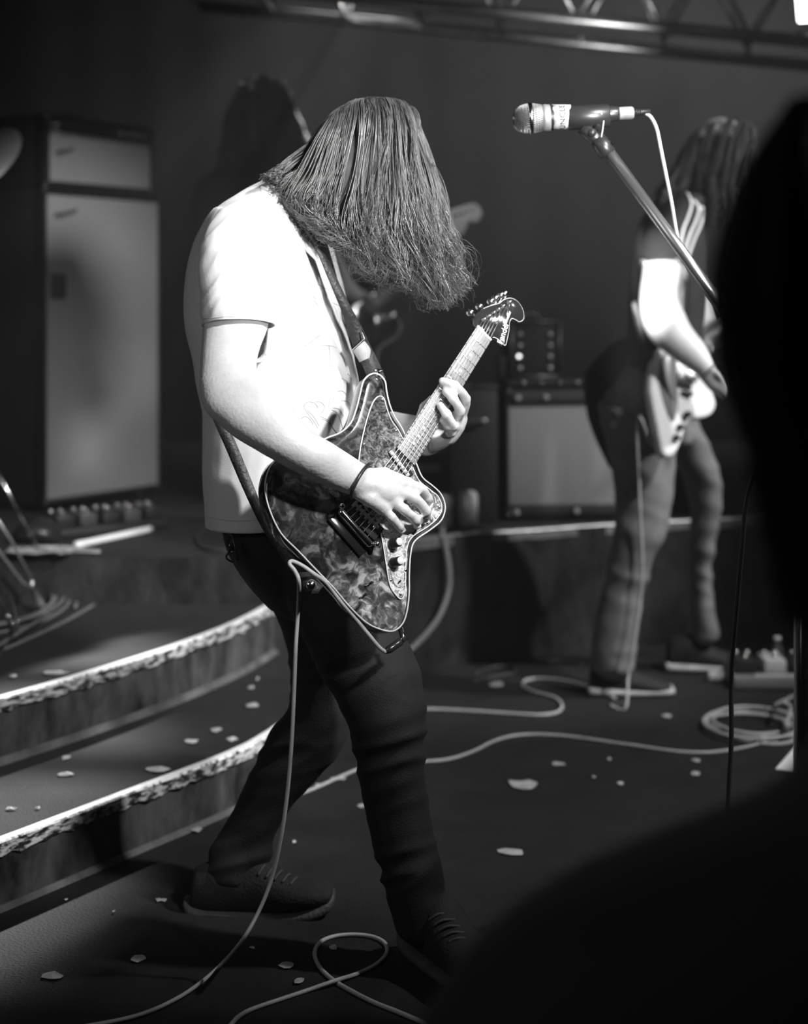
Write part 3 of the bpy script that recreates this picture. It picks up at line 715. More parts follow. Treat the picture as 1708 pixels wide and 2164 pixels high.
# neck and fingerboard
nL, nR, eL, eR = (1009, 689), (1038, 719), (843, 940), (880, 978)
def fb(u, v, off):      # u along from body end (0) to nut (1), v across
    a = G(eL[0], eL[1], off).lerp(G(nL[0], nL[1], off), u); b = G(eR[0], eR[1], off).lerp(G(nR[0], nR[1], off), u); return a.lerp(b, v)
bm = bmesh.new(); R = []
for i in range(13):
    u = -.02+1.03*i/12; R.append([bm.verts.new(fb(u, v, o)) for v, o in ((0, .003), (0, .0095), (.2, .0110), (.5, .0116), (.8, .0110), (1, .0095), (1, .003))])
for a, b in zip(R, R[1:]):
    for k in range(7): bm.faces.new((a[k], a[(k+1) % 7], b[(k+1) % 7], b[k]))
bm.faces.new(R[0][::-1]); bm.faces.new(R[-1])
flat_edges(part('fingerboard', bm, M_maple, gt, True, 'pale fingerboard with round dot inlays'), 30)
bm = bmesh.new(); R = []
for i in range(13):
    u = -.12+1.13*i/12; dp = -.018 if i > 1 else -.02
    R.append([bm.verts.new(fb(u, v, o)) for v, o in ((0, .003), (.02, -.006), (.2, dp*.85), (.5, dp), (.8, dp*.85), (.98, -.006), (1, .003))])
for a, b in zip(R, R[1:]):
    for k in range(7): bm.faces.new((a[k], a[(k+1) % 7], b[(k+1) % 7], b[k]))
bm.faces.new(R[0][::-1]); bm.faces.new(R[-1])
part('neck', bm, mat('dark_maple', .12, .3, var=.2, scale=12, coat=.4), gt)
for n in range(1, 22):
    u = 1-(1-2**(-n/12))/.715
    part('fret', tube([fb(u, 0.0, .0098), fb(u, .5, .0122), fb(u, 1.0, .0098)], .0009, 6, 4), M_chrome, gt)
part('nut', tube([fb(1.0, 0, .0105), fb(1.0, 1, .0105)], .0024, 8, 1), mat('bone', .8, .4), gt)
for n in (3, 5, 7, 9, 12, 15, 17, 19):
    u = 1-(1-2**(-(n-.5)/12))/.715
    for v in ((.5,) if n != 12 else (.3, .7)):
        c = fb(u, v, .0113); part('dot_inlay', lathe([(0, .0026), (.0006, .0026)], c, GN, 12), mat('pearl_dot', .9, .3), gt)
# headstock
hs = [(1009, 689), (1003, 676), (1006, 664), (1022, 652), (1040, 645), (1055, 641), (1064, 634), (1078, 630), (1091, 635), (1102, 648), (1107, 664), (1106, 675), (1098, 680), (1090, 676), (1082, 673),
      (1077, 681), (1076, 696), (1072, 716), (1068, 730), (1061, 724), (1051, 716), (1042, 713), (1036, 720)]
bm = bmesh.new(); slab(bm, hs, [(.001, .002), (0, .001), (0, -.012), (.001, -.013)], 3)
head = part('headstock', bm, mat('gloss_black', .018, .12, coat=.6), gt); flat_edges(head, 50)
bm = bmesh.new(); P = catmull([G(x, y, .0012) for x, y in hs[3:]], 4); add_tube(bm, P, .0007, 5, False); part('headstock_edge', bm, mat('worn_edge', .6, .3), head)
posts = [(1021, 676), (1031, 669), (1041, 662), (1051, 655), (1061, 649), (1074, 640)]
knobs = [(994, 661), (1013, 648), (1037, 637), (1047, 630), (1058, 624), (1066, 621)]
for (a, k) in zip(posts, knobs):
    bm = bmesh.new(); add_lathe(bm, [(0, .0045), (.003, .0045), (.004, .003), (.010, .003), (.011, .0022)], G(a[0], a[1], .002), GN, 12)
    A = G(a[0]-8, a[1]-7, -.006); B = G(k[0]+4, k[1]+4, -.006); add_tube(bm, [A, B], .0022, 8)
    t = part('tuning_peg', bm, M_chrome, gt)
    bm = bmesh.new(); add_blob(bm, G(k[0], k[1], -.006), (.0078, .0055, .0072)); part('tuner_button', bm, M_chrome, t)
# lettering along the headstock
def place_text(body, size, a, b, off, m, root, name):
    me = text_mesh(body, size); A = G(a[0], a[1], off); B = G(b[0], b[1], off); x = (B-A).normalized(); y = GN.cross(x).normalized()
    Mx = Matrix.Translation((A+B)/2) @ Matrix((x, y, GN)).transposed().to_4x4(); me.transform(Mx); return part_me(name, me, m, root, False)
M_logo = mat('white_lettering', .8, .5)
place_text('Fender', .017, (1058, 722), (1070, 686), .0028, M_logo, head, 'lettering')
place_text('Jazzmaster', .0082, (1067, 686), (1077, 661), .0028, M_logo, head, 'lettering')
bm = bmesh.new(); add_lathe(bm, [(0, .002), (.004, .003), (.005, .001)], G(1048, 684, .002), GN, 10); part('string_tree', bm, M_chrome, head)
# strings
for k in range(6):
    v = .09+.82*k/5; q = (k+.5)/6
    br = G(lerp(745, 799, q), lerp(1065, 1117, q), .015); tl = G(lerp(722, 776, q), lerp(1082, 1146, q), .012)
    P = [tl, br, fb(0, v, .0150), fb(1.0, v, .0132), G(posts[k][0], posts[k][1], .008)]
    bm = bmesh.new(); add_tube(bm, P, .00085-.00007*k, 5); part('string', bm, M_steel, gt)
# output jack with plug housing, strap buttons
part('strap_button', lathe([(0, .005), (.004, .0035), (.010, .0035), (.012, .008), (.014, .008)], G(800, 797, -.02), Vector((.1, -.2, 1)), 14), M_chrome, gt)
part('strap_button', lathe([(0, .009), (.004, .009), (.006, .006), (.008, .003)], G(657, 1236, .010), GN, 20), M_chrome, gt)
# strap
d0 = lambda x, y, D: W(x, y, D)
rows = [(W(408, 720, 3.40), W(422, 716, 3.40)), (W(412, 745, 3.30), W(432, 760, 3.26)), (W(430, 820, 3.18), W(452, 820, 3.15)), (W(448, 880, 3.105), W(472, 878, 3.105)), (W(478, 950, 3.095), W(502, 944, 3.095)), (W(512, 1030, 3.085), W(534, 1022, 3.085)),
        (W(545, 1100, 3.05), W(562, 1090, 3.05)), (W(575, 1150, 2.99), W(592, 1140, 2.99)), (G(620, 1205, -.048), G(628, 1180, -.048)), (G(652, 1252, -.03), G(660, 1222, -.03)), (G(672, 1262, .004), G(682, 1240, .004))]
rows = rows[:8]+[(G(618, 1210, .003-.045), G(632, 1180, -.045)), (G(645, 1250, -.004), G(662, 1222, -.004)), (G(672, 1254, .002), G(684, 1238, .002))]
part('strap', ribbon(rows, .0035), M_strap, gt, True, 'black leather strap running down the back')
rows = [(W(560, 400, 3.12), W(590, 392, 3.12)), (W(640, 470, 3.09), W(668, 455, 3.10)), (W(684, 560, 3.10), W(706, 572, 3.12)), (W(712, 632, 3.13), W(737, 640, 3.14)), (W(733, 690, 3.16), W(764, 690, 3.16)), (W(748, 738, 3.17), W(783, 730, 3.17)), (W(765, 768, 3.17), W(803, 770, 3.17)), (W(778, 800, 3.15), W(815, 800, 3.15))]
rows = [r for r in rows[2:]]
rows[0] = (W(668, 520, 3.10), W(690, 540, 3.12))
part('strap', ribbon(rows, .003), M_strap, gt, True, 'black leather strap over the chest')
rows = [(W(745, 741, 3.155), W(770, 720, 3.155)), (W(752, 752, 3.155), W(783, 738, 3.155)), (W(760, 766, 3.155), W(781, 756, 3.155))]
part('strap_tab', ribbon(rows, .004), M_tab, gt, True, 'pale leather tab')
bm = bmesh.new(); add_tube(bm, [W(745, 740, 3.15), W(771, 717, 3.15), W(766, 700, 3.15)], .0016, 6); part('strap_buckle', bm, M_chrome, gt)
# instrument cable: jack plug, under the body, through the strap, down to the floor
pg = thing('instrument_cable', 'grey instrument cable hanging from the front guitar to the floor at lower left', 'cable', on_floor(300, 2145))
P = [G(815, 1378, -.02), G(802, 1368, -.016), G(780, 1342, -.012), G(750, 1305, -.010), G(718, 1268, -.008), G(690, 1232, -.006), G(664, 1213, .004), G(640, 1196, .002), G(618, 1186, .0), G(612, 1192, .004), G(624, 1208, .006), G(632, 1232, .008)]
P += [W(630, 1290, 2.95), W(625, 1370, 2.95), W(622, 1450, 2.96), W(617, 1560, 2.97), W(608, 1670, 2.98), W(594, 1770, 2.98), W(573, 1860, 2.98), W(545, 1930, 2.96), W(510, 1990, 2.93)]
P += [on_floor(468, 2038, .006), on_floor(420, 2080, .006), on_floor(365, 2115, .006), on_floor(300, 2143, .006), on_floor(220, 2162, .006), on_floor(80, 2185, .006)]
part('cord', tube(P, .0036, 8, 7), M_cable, pg)
pl = part('jack_plug', lathe([(0, .0035), (.006, .0065), (.010, .007), (.034, .007), (.036, .0045), (.05, .0045)], G(815, 1378, -.02), G(852, 1352, -.018)-G(815, 1378, -.02), 16), M_blackmetal, pg)
bm = bmesh.new(); A = G(848, 1356, -.018); add_tube(bm, [A, G(852, 1348, -.02), G(846, 1328, -.025)], .005, 10); part('jack_socket', bm, M_chrome, gt)

# ================================================================== MICROPHONE ON ITS BOOM STAND
MD = 2.75
st = thing('microphone_stand', 'black boom microphone stand reaching in from the right edge', 'microphone stand', on_floor(1695, 2200))
cl = W(1697, 884, MD); tip = W(1285, 318, MD)
bx = (tip-cl).normalized()
part('boom_arm', lathe([(0, .0095), ((tip-cl).length, .0095)], cl-bx*.0, bx, 24), mat('dark_chrome', .45, .25, .9), st)
part('boom_arm', lathe([(0, .0075), (.30, .0075)], cl-bx*.30, bx, 20), M_blackmetal, st)
part('counterweight', lathe([(0, .02), (.005, .024), (.06, .024), (.065, .02)], cl-bx*.34, bx, 20), M_blackmetal, st)
part('threaded_collar', lathe([(0, .0115), (.004, .0125), (.012, .0125), (.013, .008), (.020, .008)], tip-bx*.004, bx, 20), M_chrome, st)
pb = Vector((cl.x, cl.y, 0))
part('pole', lathe([(0.02, .0105), (cl.z-.02, .0105)], pb, (0, 0, 1), 20), M_blackmetal, st)
part('base', lathe([(0, .13), (.012, .13), (.02, .118), (.026, .03), (.06, .018)], pb, (0, 0, 1), 36), M_blackmetal, st)
bm = bmesh.new(); add_lathe(bm, [(-.022, .020), (-.018, .024), (.018, .024), (.022, .020)], cl, (0, 1, 0), 20); add_lathe(bm, [(-.06, .006), (-.03, .006), (-.028, .016), (-.022, .016)], cl, (0, 1, 0), 12)
part('clutch', bm, M_blackmetal, st)
# clip
bm = bmesh.new()
add_tube(bm, [W(1232, 268, MD), W(1256, 290, MD), W(1284, 316, MD)], [.013, .012, .012], 14)
cb = (W(1284, 320, MD)-W(1240, 262, MD))
add_lathe(bm, [(0, .0135), (.018, .0145), (.03, .0145), (.032, .012)], W(1262, 292, MD), bx*-1, 18)
add_lathe(bm, [(-.014, .007), (.014, .007)], W(1250, 282, MD), (0, 1, 0), 12)
add_lathe(bm, [(0, .0185), (.002, .0205), (.066, .0195), (.068, .017)], W(1199, 249, MD), W(1285, 245, MD)-W(1199, 249, MD), 24)
for q in (-1, 1): add_box(bm, W(1262, 262, MD)+Vector((0, q*.012, 0)), (.012, .003, .022))
part('clip', bm, M_plastic, st, True, 'black rubber microphone clip')
part('clip_edge', tube([W(1269, 237, MD-.02), W(1276, 250, MD-.017), W(1274, 272, MD-.015), W(1271, 290, MD-.013)], .0011, 6), mat('light_edge', .6, .4), st)
mk = thing('microphone', 'silver-grilled dynamic microphone with white tape band on the boom', 'microphone', W(1200, 250, MD))
ax = (W(1300, 241, MD)-W(1118, 251, MD)).normalized(); g0 = W(1118, 251, MD)
part('microphone_body', lathe([(.024, .0205), (.030, .0210), (.048, .0190), (.075, .0172), (.130, .0140), (.142, .0128), (.146, .0105)], g0, ax, 32), M_plastic, mk)
part('grille_core', lathe([(-.024, .006), (-.021, .013), (-.014, .0195), (-.004, .0225), (.008, .0225), (.022, .0195)], g0, ax, 28), mat('foam', .03, .9), mk)
# woven wire grille
bm = bmesh.new(); s_ = ax.orthogonal().normalized(); u_ = ax.cross(s_)
def gp(a, th):
    prof = [(-.026, .001), (-.0255, .008), (-.022, .0155), (-.014, .0215), (-.003, .0245), (.006, .0245), (.016, .0225), (.024, .0205)]
    x = a*(len(prof)-1); i = min(int(x), len(prof)-2); q = [lerp(prof[i][k], prof[i+1][k], x-i) for k in (0, 1)]
    return g0+ax*q[0]+(s_*math.cos(th)+u_*math.sin(th))*q[1]
for sg in (-1, 1):
    for k in range(44): add_tube(bm, [gp(i/16, 2*PI*k/44+sg*i/16*1.1) for i in range(17)], .00042, 3, False)
part('wire_grille', bm, M_steel, mk, True, kind='stuff')
part('grille_ring', lathe([(-.001, .0245), (0, .0262), (.005, .0262), (.006, .0245)], g0, ax, 36), M_chrome, mk)
part('collar', lathe([(.022, .0215), (.026, .0222), (.034, .0212), (.035, .0195)], g0, ax, 36), mat('grey_collar', .35, .4, .5), mk)
# tape band with hand lettering
tp0, tp1 = .0385, .068
def tp(a, th, r=0): 
    R0 = lerp(.0200, .0179, (a-.0385)/.03)+.0007+r
    return g0+ax*a+(Vector((0, -1, 0))*math.cos(th)+ax.cross(Vector((0, -1, 0))).normalized()*math.sin(th))*R0
bm = bmesh.new(); R = []
for i in range(41):
    th = -2.9+5.8*i/40; j = .0022*noise.noise(Vector((i*.35, 1, 2))); k2 = .003*noise.noise(Vector((i*.25, 5, 2)))
    R.append([bm.verts.new(tp(tp0+j, th)), bm.verts.new(tp(lerp(tp0, tp1, .5), th, .0003*math.sin(i))), bm.verts.new(tp(tp1+k2, th))])
for a, b in zip(R, R[1:]):
    for k in range(2): bm.faces.new((a[k], b[k], b[k+1], a[k+1]))
tb = part('tape', bm, M_tape, mk, True, 'white tape band hand-lettered in black'); solidify(tb, .0004, 1)
me = text_mesh('UNCLE', .0130, .0003)
up_s = 1 if ax.cross(Vector((0, -1, 0))).z > 0 else -1
for v in me.vertices:       # reads upwards: text x runs round the barrel, text y points to the grille
    v.co = tp(lerp(tp0, tp1, .5)-v.co.y, up_s*(v.co.x/.0185-.12), .0016+v.co.z*.5)
part_me('lettering', me, M_ink, mk, False)
# connector
mc = thing('microphone_cable', 'light grey microphone cable arching down behind the boom arm', 'cable', W(1340, 238, MD))
cx = (W(1345, 238, MD)-W(1297, 241, MD)).normalized(); c0 = W(1291, 241, MD)
part('connector', lathe([(0, .0102), (.002, .0112), (.010, .0112), (.0105, .0100), (.022, .0104), (.034, .0104), (.037, .0085)], c0, cx, 28), mat('nickel', .38, .3, .35), mc)
bm = bmesh.new()
for k in range(7): add_lathe(bm, [(0, .0068-.0004*k), (.0018, .0068-.0004*k)], c0+cx*(.037+.0035*k), cx, 18)
add_lathe(bm, [(0, .006), (.028, .0038)], c0+cx*.036, cx, 16)
part('cable_boot', bm, M_plastic, mc)
P = [W(1362, 238, MD), W(1376, 248, MD), W(1388, 272, MD), W(1396, 310, MD), W(1408, 370, MD), W(1420, 430, MD+.01), W(1430, 490, MD+.02), W(1443, 545, MD+.02), W(1470, 590, MD+.025), W(1510, 645, MD+.022), W(1580, 735, MD+.024), W(1640, 815, MD+.022), W(1672, 900, MD+.02),
     W(1678, 1100, MD+.01), W(1682, 1500, MD+.01), W(1672, 1900, MD+.0), W(1665, 2140, MD-.03), on_floor(1640, 2195, .006), on_floor(1700, 2320, .006)]
part('cord', tube(P, .0031, 8, 7), mat('pale_cable', .55, .45), mc)
P = [cl+Vector((-.04, .05, -.05)), W(1625, 930, 2.95), W(1582, 1040, 3.05), W(1568, 1160, 3.1), W(1556, 1300, 3.15), W(1546, 1430, 3.18), W(1546, 1560, 3.18), W(1540, 1680, 3.18), W(1536, 1790, 3.18), on_floor(1560, 1992, .006), on_floor(1640, 2010, .006), on_floor(1800, 2010, .006)]
bm = tube([cl+Vector((0, .03, .0))]+P, .0048, 8, 6)
tag(obj('hanging_cable', bm, M_cabledark), 'thin black cable hanging straight down at the right from the boom stand', 'cable')

# ================================================================== RIGHT GUITARIST
DR = 5.24
rg = thing('person', 'long-haired guitarist at the right in a dark shirt with three white shoulder stripes', 'person', on_floor(1400, 1450))
rt = [(1385, 425, 1480, 410, DR, .10), (1352, 480, 1490, 470, DR, .20), (1338, 560, 1492, 560, DR, .19), (1332, 640, 1490, 640, DR, .18), (1328, 700, 1480, 700, DR, .18), (1318, 760, 1470, 760, DR, .175), (1300, 800, 1462, 800, DR, .17)]
rarm = [(1402, 470, 1480, 450, 5.12, .06), (1368, 520, 1452, 520, 5.08, .062), (1358, 575, 1440, 570, 5.06, .060), (1352, 640, 1432, 625, 5.03, .058), (1362, 692, 1446, 660, 5.00, .056), (1385, 728, 1460, 690, 4.98, .050), (1425, 760, 1484, 722, 4.96, .042), (1462, 785, 1506, 758, 4.95, .034), (1480, 798, 1514, 778, 4.95, .030)]
rl1 = [(1262, 860, 1440, 870, 5.20, .12), (1282, 940, 1430, 950, 5.18, .11), (1298, 1010, 1424, 1010, 5.16, .095), (1304, 1080, 1414, 1080, 5.15, .085), (1298, 1140, 1404, 1130, 5.14, .08), (1285, 1200, 1378, 1190, 5.15, .075), (1270, 1270, 1358, 1270, 5.16, .072), (1256, 1340, 1345, 1345, 5.17, .070), (1252, 1410, 1342, 1410, 5.18, .068)]
rl2 = [(1360, 880, 1470, 880, 5.40, .10), (1410, 940, 1492, 930, 5.42, .095), (1440, 1000, 1516, 990, 5.44, .09), (1456, 1050, 1524, 1045, 5.46, .08), (1462, 1110, 1516, 1110, 5.48, .07), (1462, 1200, 1504, 1200, 5.50, .062), (1464, 1280, 1506, 1280, 5.5, .06), (1462, 1345, 1520, 1345, 5.5, .06)]
rp = [(1312, 770, 1466, 765, DR, .16), (1268, 830, 1460, 825, DR, .17), (1262, 880, 1450, 880, DR+.02, .17), (1285, 930, 1462, 930, DR+.06, .14)]
bm = bmesh.new(); add_loft(bm, rt, shrink=.9); add_loft(bm, rarm); add_loft(bm, rp, shrink=.88); add_loft(bm, rl1, shrink=.85); add_loft(bm, rl2, shrink=.85)
add_tube(bm, catmull([W(1425, 440, DR), W(1455, 390, DR-.02), W(1485, 355, DR-.02)], 4), .062, 16)
add_tube(bm, catmull([W(1440, 470, 5.42), W(1458, 580, 5.46), W(1500, 705, 5.4), W(1600, 660, 5.22), W(1640, 630, 5.14)], 5), [.055]*11+[.045]*10, 14)
RH = W(1520, 330, DR-.02); RR = face_head(bm, RH, (.75, -.1, -.65), (.65, 0, .75), .95)
hb = W(1506, 792, 4.94)
add_tube(bm, catmull([W(1494, 786, 4.95), W(1510, 806, 4.93), W(1522, 822, 4.92)], 4), [.030]*5+[.027]*4, 12)
for k, (dx, dy) in enumerate(((18, 28), (26, 20), (30, 8), (8, 34))):
    finger(bm, [W(1514+k*3 if k < 3 else 1508, 812-k*6 if k < 3 else 818, 4.92), W(1522+dx*.4, 818+dy*.4-k*3, 4.905), W(1515+dx*.7, 822+dy*.6-k*3, 4.93)], .010, .008)
finger(bm, [W(1500, 785, 4.93), W(1518, 790, 4.90), W(1530, 806, 4.90)], .011, .009)
for k in range(4): finger(bm, [W(1636+k*5, 640+k*5, 5.12), W(1650+k*5, 618+k*5, 5.10), W(1640+k*5, 606+k*5, 5.06)], .010, .008)
me = fuse(bm, .0075, 2); rbody = part_me('body', me, M_skin, rg, label='bare forearm and hand over the strings'); eyes(rbody, RH, RR, .95)
bm = bmesh.new(); add_loft(bm, rt)
add_loft(bm, [(1400, 440, 1490, 420, 5.12, .075), (1362, 490, 1470, 490, 5.09, .08), (1355, 550, 1446, 545, 5.065, .074), (1352, 590, 1446, 585, 5.05, .073), (1350, 640, 1446, 640, 5.04, .073)])
me = fuse(bm, .008, 4); displace(me, lambda p: .006*ridge(Vector((p.x*7, p.y*3, p.z*4)))*.7)
ax_pts = [W(1400, y, 5.04) for y in range(560, 660, 8)]
me = cut_mesh(me, [(W(1400, 556, 5.06), Vector((0, -.1, -1)).normalized(), lambda c: c.y < 5.13 and tube_dist(c, ax_pts, .085))])
rs = part_me('shirt', me, M_black, rg, label='black short-sleeved shirt'); solidify(rs, .004)
bpy.context.view_layer.update()
bvh2 = BVHTree.FromPolygons([v.co+worldloc(rs) for v in rs.data.vertices], [tuple(p.vertices) for p in rs.data.polygons])
def hit2(px, py, tree=None, off=.003):
    d = Vector(((px-CX)/F, 1, -(py-HY)/F)).normalized(); o = Vector((0, 0, CH)); h = (tree or bvh2).ray_cast(o, d)
    if h[0] is None: return W(px, py, 5.06)
    n = h[1] if h[1].dot(d) < 0 else -h[1]
    return h[0]+n*off
for P in (((1450, 406), (1461, 428), (1455, 455), (1445, 480), (1440, 500), (1434, 530)), ((1466, 424), (1476, 440), (1470, 465), (1458, 492), (1450, 515), (1443, 540)), ((1481, 436), (1485, 452), (1478, 478), (1468, 500), (1460, 522), (1452, 545))):
    pts = catmull([(a, b, 0) for a, b in P], 5); rows = [(hit2(p.x-2.6, p.y), hit2(p.x+2.6, p.y)) for p in pts]
    part('sleeve_stripe', ribbon(rows, .0015, 1, Vector((0, -1, 0))), M_stripe, rg)
P = catmull([(1356, 556, 0), (1362, 560, 0), (1390, 561, 0), (1420, 558, 0), (1442, 553, 0)], 4)
part('sleeve_hem', ribbon([(hit2(p.x, p.y-9), hit2(p.x, p.y-1)) for p in P], .002, 1, Vector((0, -1, 0))), mat('pale_hem', .5, .85), rg)
bm = bmesh.new(); add_loft(bm, rp); add_loft(bm, rl1); add_loft(bm, rl2); me = fuse(bm, .008, 3)
displace(me, lambda p: .010*ridge(Vector((p.x*3, p.y*2, p.z*13+p.x*5)))*.8-.002)
part_me('jeans', me, M_jeans2, rg, label='faded grey jeans')
# jacket tied at the hip, hanging behind
bm = bmesh.new(); add_loft(bm, [(1290, 735, 1370, 735, 5.3, .10), (1242, 790, 1360, 790, 5.3, .13), (1244, 860, 1362, 860, 5.3, .14), (1262, 930, 1350, 930, 5.3, .12), (1285, 985, 1340, 985, 5.3, .09)])
me = fuse(bm, .009, 3); displace(me, lambda p: .012*ridge(Vector((p.x*9, p.y*9, p.z*2)))*.7); part_me('tied_jacket', me, mat('jacket_black', .006, .9), rg, label='black jacket tied round the hips')
def simple_shoe(root, x0, x1, ytop, ysole, D, lbl):
    L = x1-x0; h = ysole-ytop
    up = [(x0+.02*L, ytop+.55*h, x0+.03*L, ysole-2, D, .03), (x0+.06*L, ytop+.1*h, x0+.06*L, ysole-2, D, .040), (x0+.3*L, ytop, x0+.3*L, ysole-2, D, .046), (x0+.55*L, ytop+.35*h, x0+.55*L, ysole-2, D, .050), (x0+.8*L, ytop+.55*h, x0+.8*L, ysole-2, D, .050), (x0+.96*L, ytop+.7*h, x0+.96*L, ysole-3, D, .035)]
    bm = bmesh.new(); add_loft(bm, up, n=18); s = part_me('shoe', fuse(bm, .008, 3), M_suede, root, label=lbl)
    so = [(x0-.01*L, ysole-.3*h, x0, ysole, D, .03), (x0+.04*L, ysole-.28*h, x0+.04*L, ysole, D, .044), (x0+.5*L, ysole-.22*h, x0+.5*L, ysole, D, .052), (x0+.9*L, ysole-.24*h, x0+.9*L, ysole, D, .046), (x0+.99*L, ysole-.3*h, x0+L, ysole-1, D, .03)]
    bm = bmesh.new(); add_loft(bm, so, n=18, power=3, cap=False); part_me('sole', fuse(bm, .006, 1), mat('pale_sole', .42, .6, var=.2), s)
simple_shoe(rg, 1243, 1425, 1395, 1467, 5.19, 'black low shoe with a pale sole, the nearer foot')
simple_shoe(rg, 1405, 1590, 1340, 1417, 5.52, 'black low shoe with a pale sole, the farther foot')
# hair
rtop = [(1440, 318), (1462, 285), (1495, 262), (1530, 252), (1562, 250), (1586, 258), (1598, 275)]
rm = [(1412, 372), (1440, 345), (1475, 325), (1510, 315), (1545, 312), (1580, 312), (1604, 316)]
rm2 = [(1395, 395), (1428, 398), (1462, 398), (1496, 394), (1530, 390), (1566, 385), (1602, 372)]
re_ = [(1388, 415), (1425, 438), (1456, 452), (1490, 470), (1520, 480), (1552, 475), (1590, 450)]
bm = bmesh.new(); add_strands(bm, [(rtop, DR-.02, .05, .2), (rm, DR-.02, .12, .35), (rm2, DR-.03, .13, .3), (re_, DR-.03, .12, .2)], 1500, .0016, .006, .012, (-1, .7), 5, 90, .012)
part('hair', bm, M_hairback, rg, label='long dark hair falling forward')
bm = bmesh.new(); add_loft(bm, [(1462, 300, 1580, 285, DR-.02, .07), (1430, 350, 1592, 335, DR-.02, .10), (1418, 400, 1580, 400, DR-.03, .09), (1450, 440, 1560, 440, DR-.03, .05)]); part_me('hair_underlayer', fuse(bm, .01, 3), M_hairdark, rg)
part('bracelet', tube([W(1482, 800, 4.955), W(1492, 790, 4.915), W(1504, 778, 4.912), W(1516, 770, 4.95)], .004, 8), M_plastic, rg)

# --- white guitar
wg = thing('electric_guitar', 'white offset electric guitar played by the right-hand guitarist', 'guitar', W(1440, 850, 4.97))
GN1, GP1, E11, E21 = GN, GP, e1, e2
def set_plane(n, p, a, b):
    global GN, GP, e1, e2
    GN = Vector(n).normalized(); GP = p; e1 = (G(*b)-G(*a)).normalized(); e2 = GN.cross(e1).normalized()
set_plane((.45, -.85, .25), W(1440, 850, 5.02), (1440, 850), (1500, 850))
o2 = [(1392, 742), (1382, 770), (1376, 820), (1380, 850), (1388, 890), (1396, 930), (1402, 958), (1415, 966), (1430, 956), (1440, 935), (1450, 905), (1462, 886), (1484, 884), (1504, 876), (1514, 860), (1512, 840), (1500, 815), (1490, 790), (1494, 760),
      (1508, 735), (1506, 700), (1494, 712), (1478, 728), (1462, 742), (1445, 750), (1428, 735), (1412, 728)]
bm = bmesh.new(); slab(bm, o2, [(.010, 0), (.004, -.002), (0, -.008), (0, -.032), (.003, -.038), (.008, -.04)])
flat_edges(part('guitar_body', bm, M_white, wg, True, 'white lacquered body'), 50)
g2 = [(1440, 748), (1430, 790), (1438, 830), (1450, 850), (1465, 858), (1474, 842), (1484, 828), (1480, 800), (1470, 770), (1462, 745)]
bm = bmesh.new(); slab(bm, [(1400, 752), (1392, 800), (1402, 850), (1418, 890), (1428, 880), (1432, 850), (1430, 800), (1428, 760), (1415, 742)], [(.001, .003), (0, .002), (0, .0005)])
part('pickguard', bm, mat('grey_guard', .20, .3), wg)
def gb(bm, a, b, wpx, h0, h1, bev=.0012): 
    A = G(a[0], a[1], (h0+h1)/2); B = G(b[0], b[1], (h0+h1)/2); x = (B-A); L = x.length; x.normalize(); y = GN.cross(x).normalized()
    add_bbox(bm, (A+B)/2, (L, wpx/720, h1-h0), Matrix((x, y, GN)).transposed(), bev)
bm = bmesh.new(); gb(bm, (1432, 800), (1462, 812), 30, .002, .006); part('pickup', bm, M_plastic, wg)
bm = bmesh.new(); gb(bm, (1452, 790), (1474, 800), 16, .004, .012); part('bridge', bm, M_steel, wg)
bm = bmesh.new(); gb(bm, (1444, 826), (1464, 834), 8, .004, .012); part('pickup', bm, M_plastic, wg)
for x, y in ((1452, 876), (1436, 903), (1427, 926)):
    part('knob', lathe([(0, .011), (.014, .009), (.016, .006)], G(x, y, .002), GN, 16), M_plastic, wg)
bm = bmesh.new(); R = []
for i in range(9):
    c = lerp(0, 1, i/8); A = G(lerp(1484, 1640, c), lerp(742, 590, c), .008); d = (G(1640, 590)-G(1484, 742)).normalized(); s3 = GN.cross(d)*lerp(.028, .021, c)
    R.append([bm.verts.new(A+q) for q in (s3, s3*.9-GN*.015, -GN*.02, -s3*.9-GN*.015, -s3, GN*.003)])
for a, b in zip(R, R[1:]):
    for k in range(6): bm.faces.new((a[k], a[(k+1) % 6], b[(k+1) % 6], b[k]))
bm.faces.new(R[0]); bm.faces.new(R[-1]); part('neck', bm, mat('dark_neck', .08, .4), wg)
bm = bmesh.new(); slab(bm, [(1632, 592), (1640, 576), (1662, 556), (1690, 548), (1700, 556), (1690, 566), (1694, 578), (1680, 590), (1662, 596), (1650, 606)], [(.002, .006), (0, .004), (0, -.008)], 3); part('headstock', bm, mat('maple_headstock', .4, .4), wg)
for k in range(6):
    q = (k-2.5)/2.5; sd = GN.cross((G(1640, 590)-G(1450, 796)).normalized())
    bm = bmesh.new(); add_tube(bm, [G(1450, 830, .012)+sd*q*.025, G(1484, 742, .016)+sd*q*.023, G(1645, 586, .012)+sd*q*.016], .0007, 4); part('string', bm, M_steel, wg)
part('strap', ribbon([(W(1335, 640, 5.0), W(1345, 636, 5.0)), (W(1343, 690, 5.02), W(1356, 688, 5.0)), (W(1352, 725, 5.03), W(1366, 722, 5.02)), (W(1376, 780, 5.04), W(1388, 770, 5.03))], .004), M_strap, wg)
P = [G(1404, 950, -.02), W(1378, 940, 5.0), W(1362, 900, 4.99), W(1351, 880, 5.0), W(1347, 920, 5.01), W(1350, 1000, 5.02), W(1354, 1100, 5.03), W(1358, 1200, 5.04), W(1350, 1290, 5.05), W(1336, 1380, 5.05), W(1328, 1430, 5.05), on_floor(1322, 1497, .006), on_floor(1290, 1490, .006)]
tag(obj('instrument_cable', tube(P, .0038, 8, 6), M_cable), 'pale instrument cable hanging from the white guitar past the right guitarist\'s knee', 'cable')

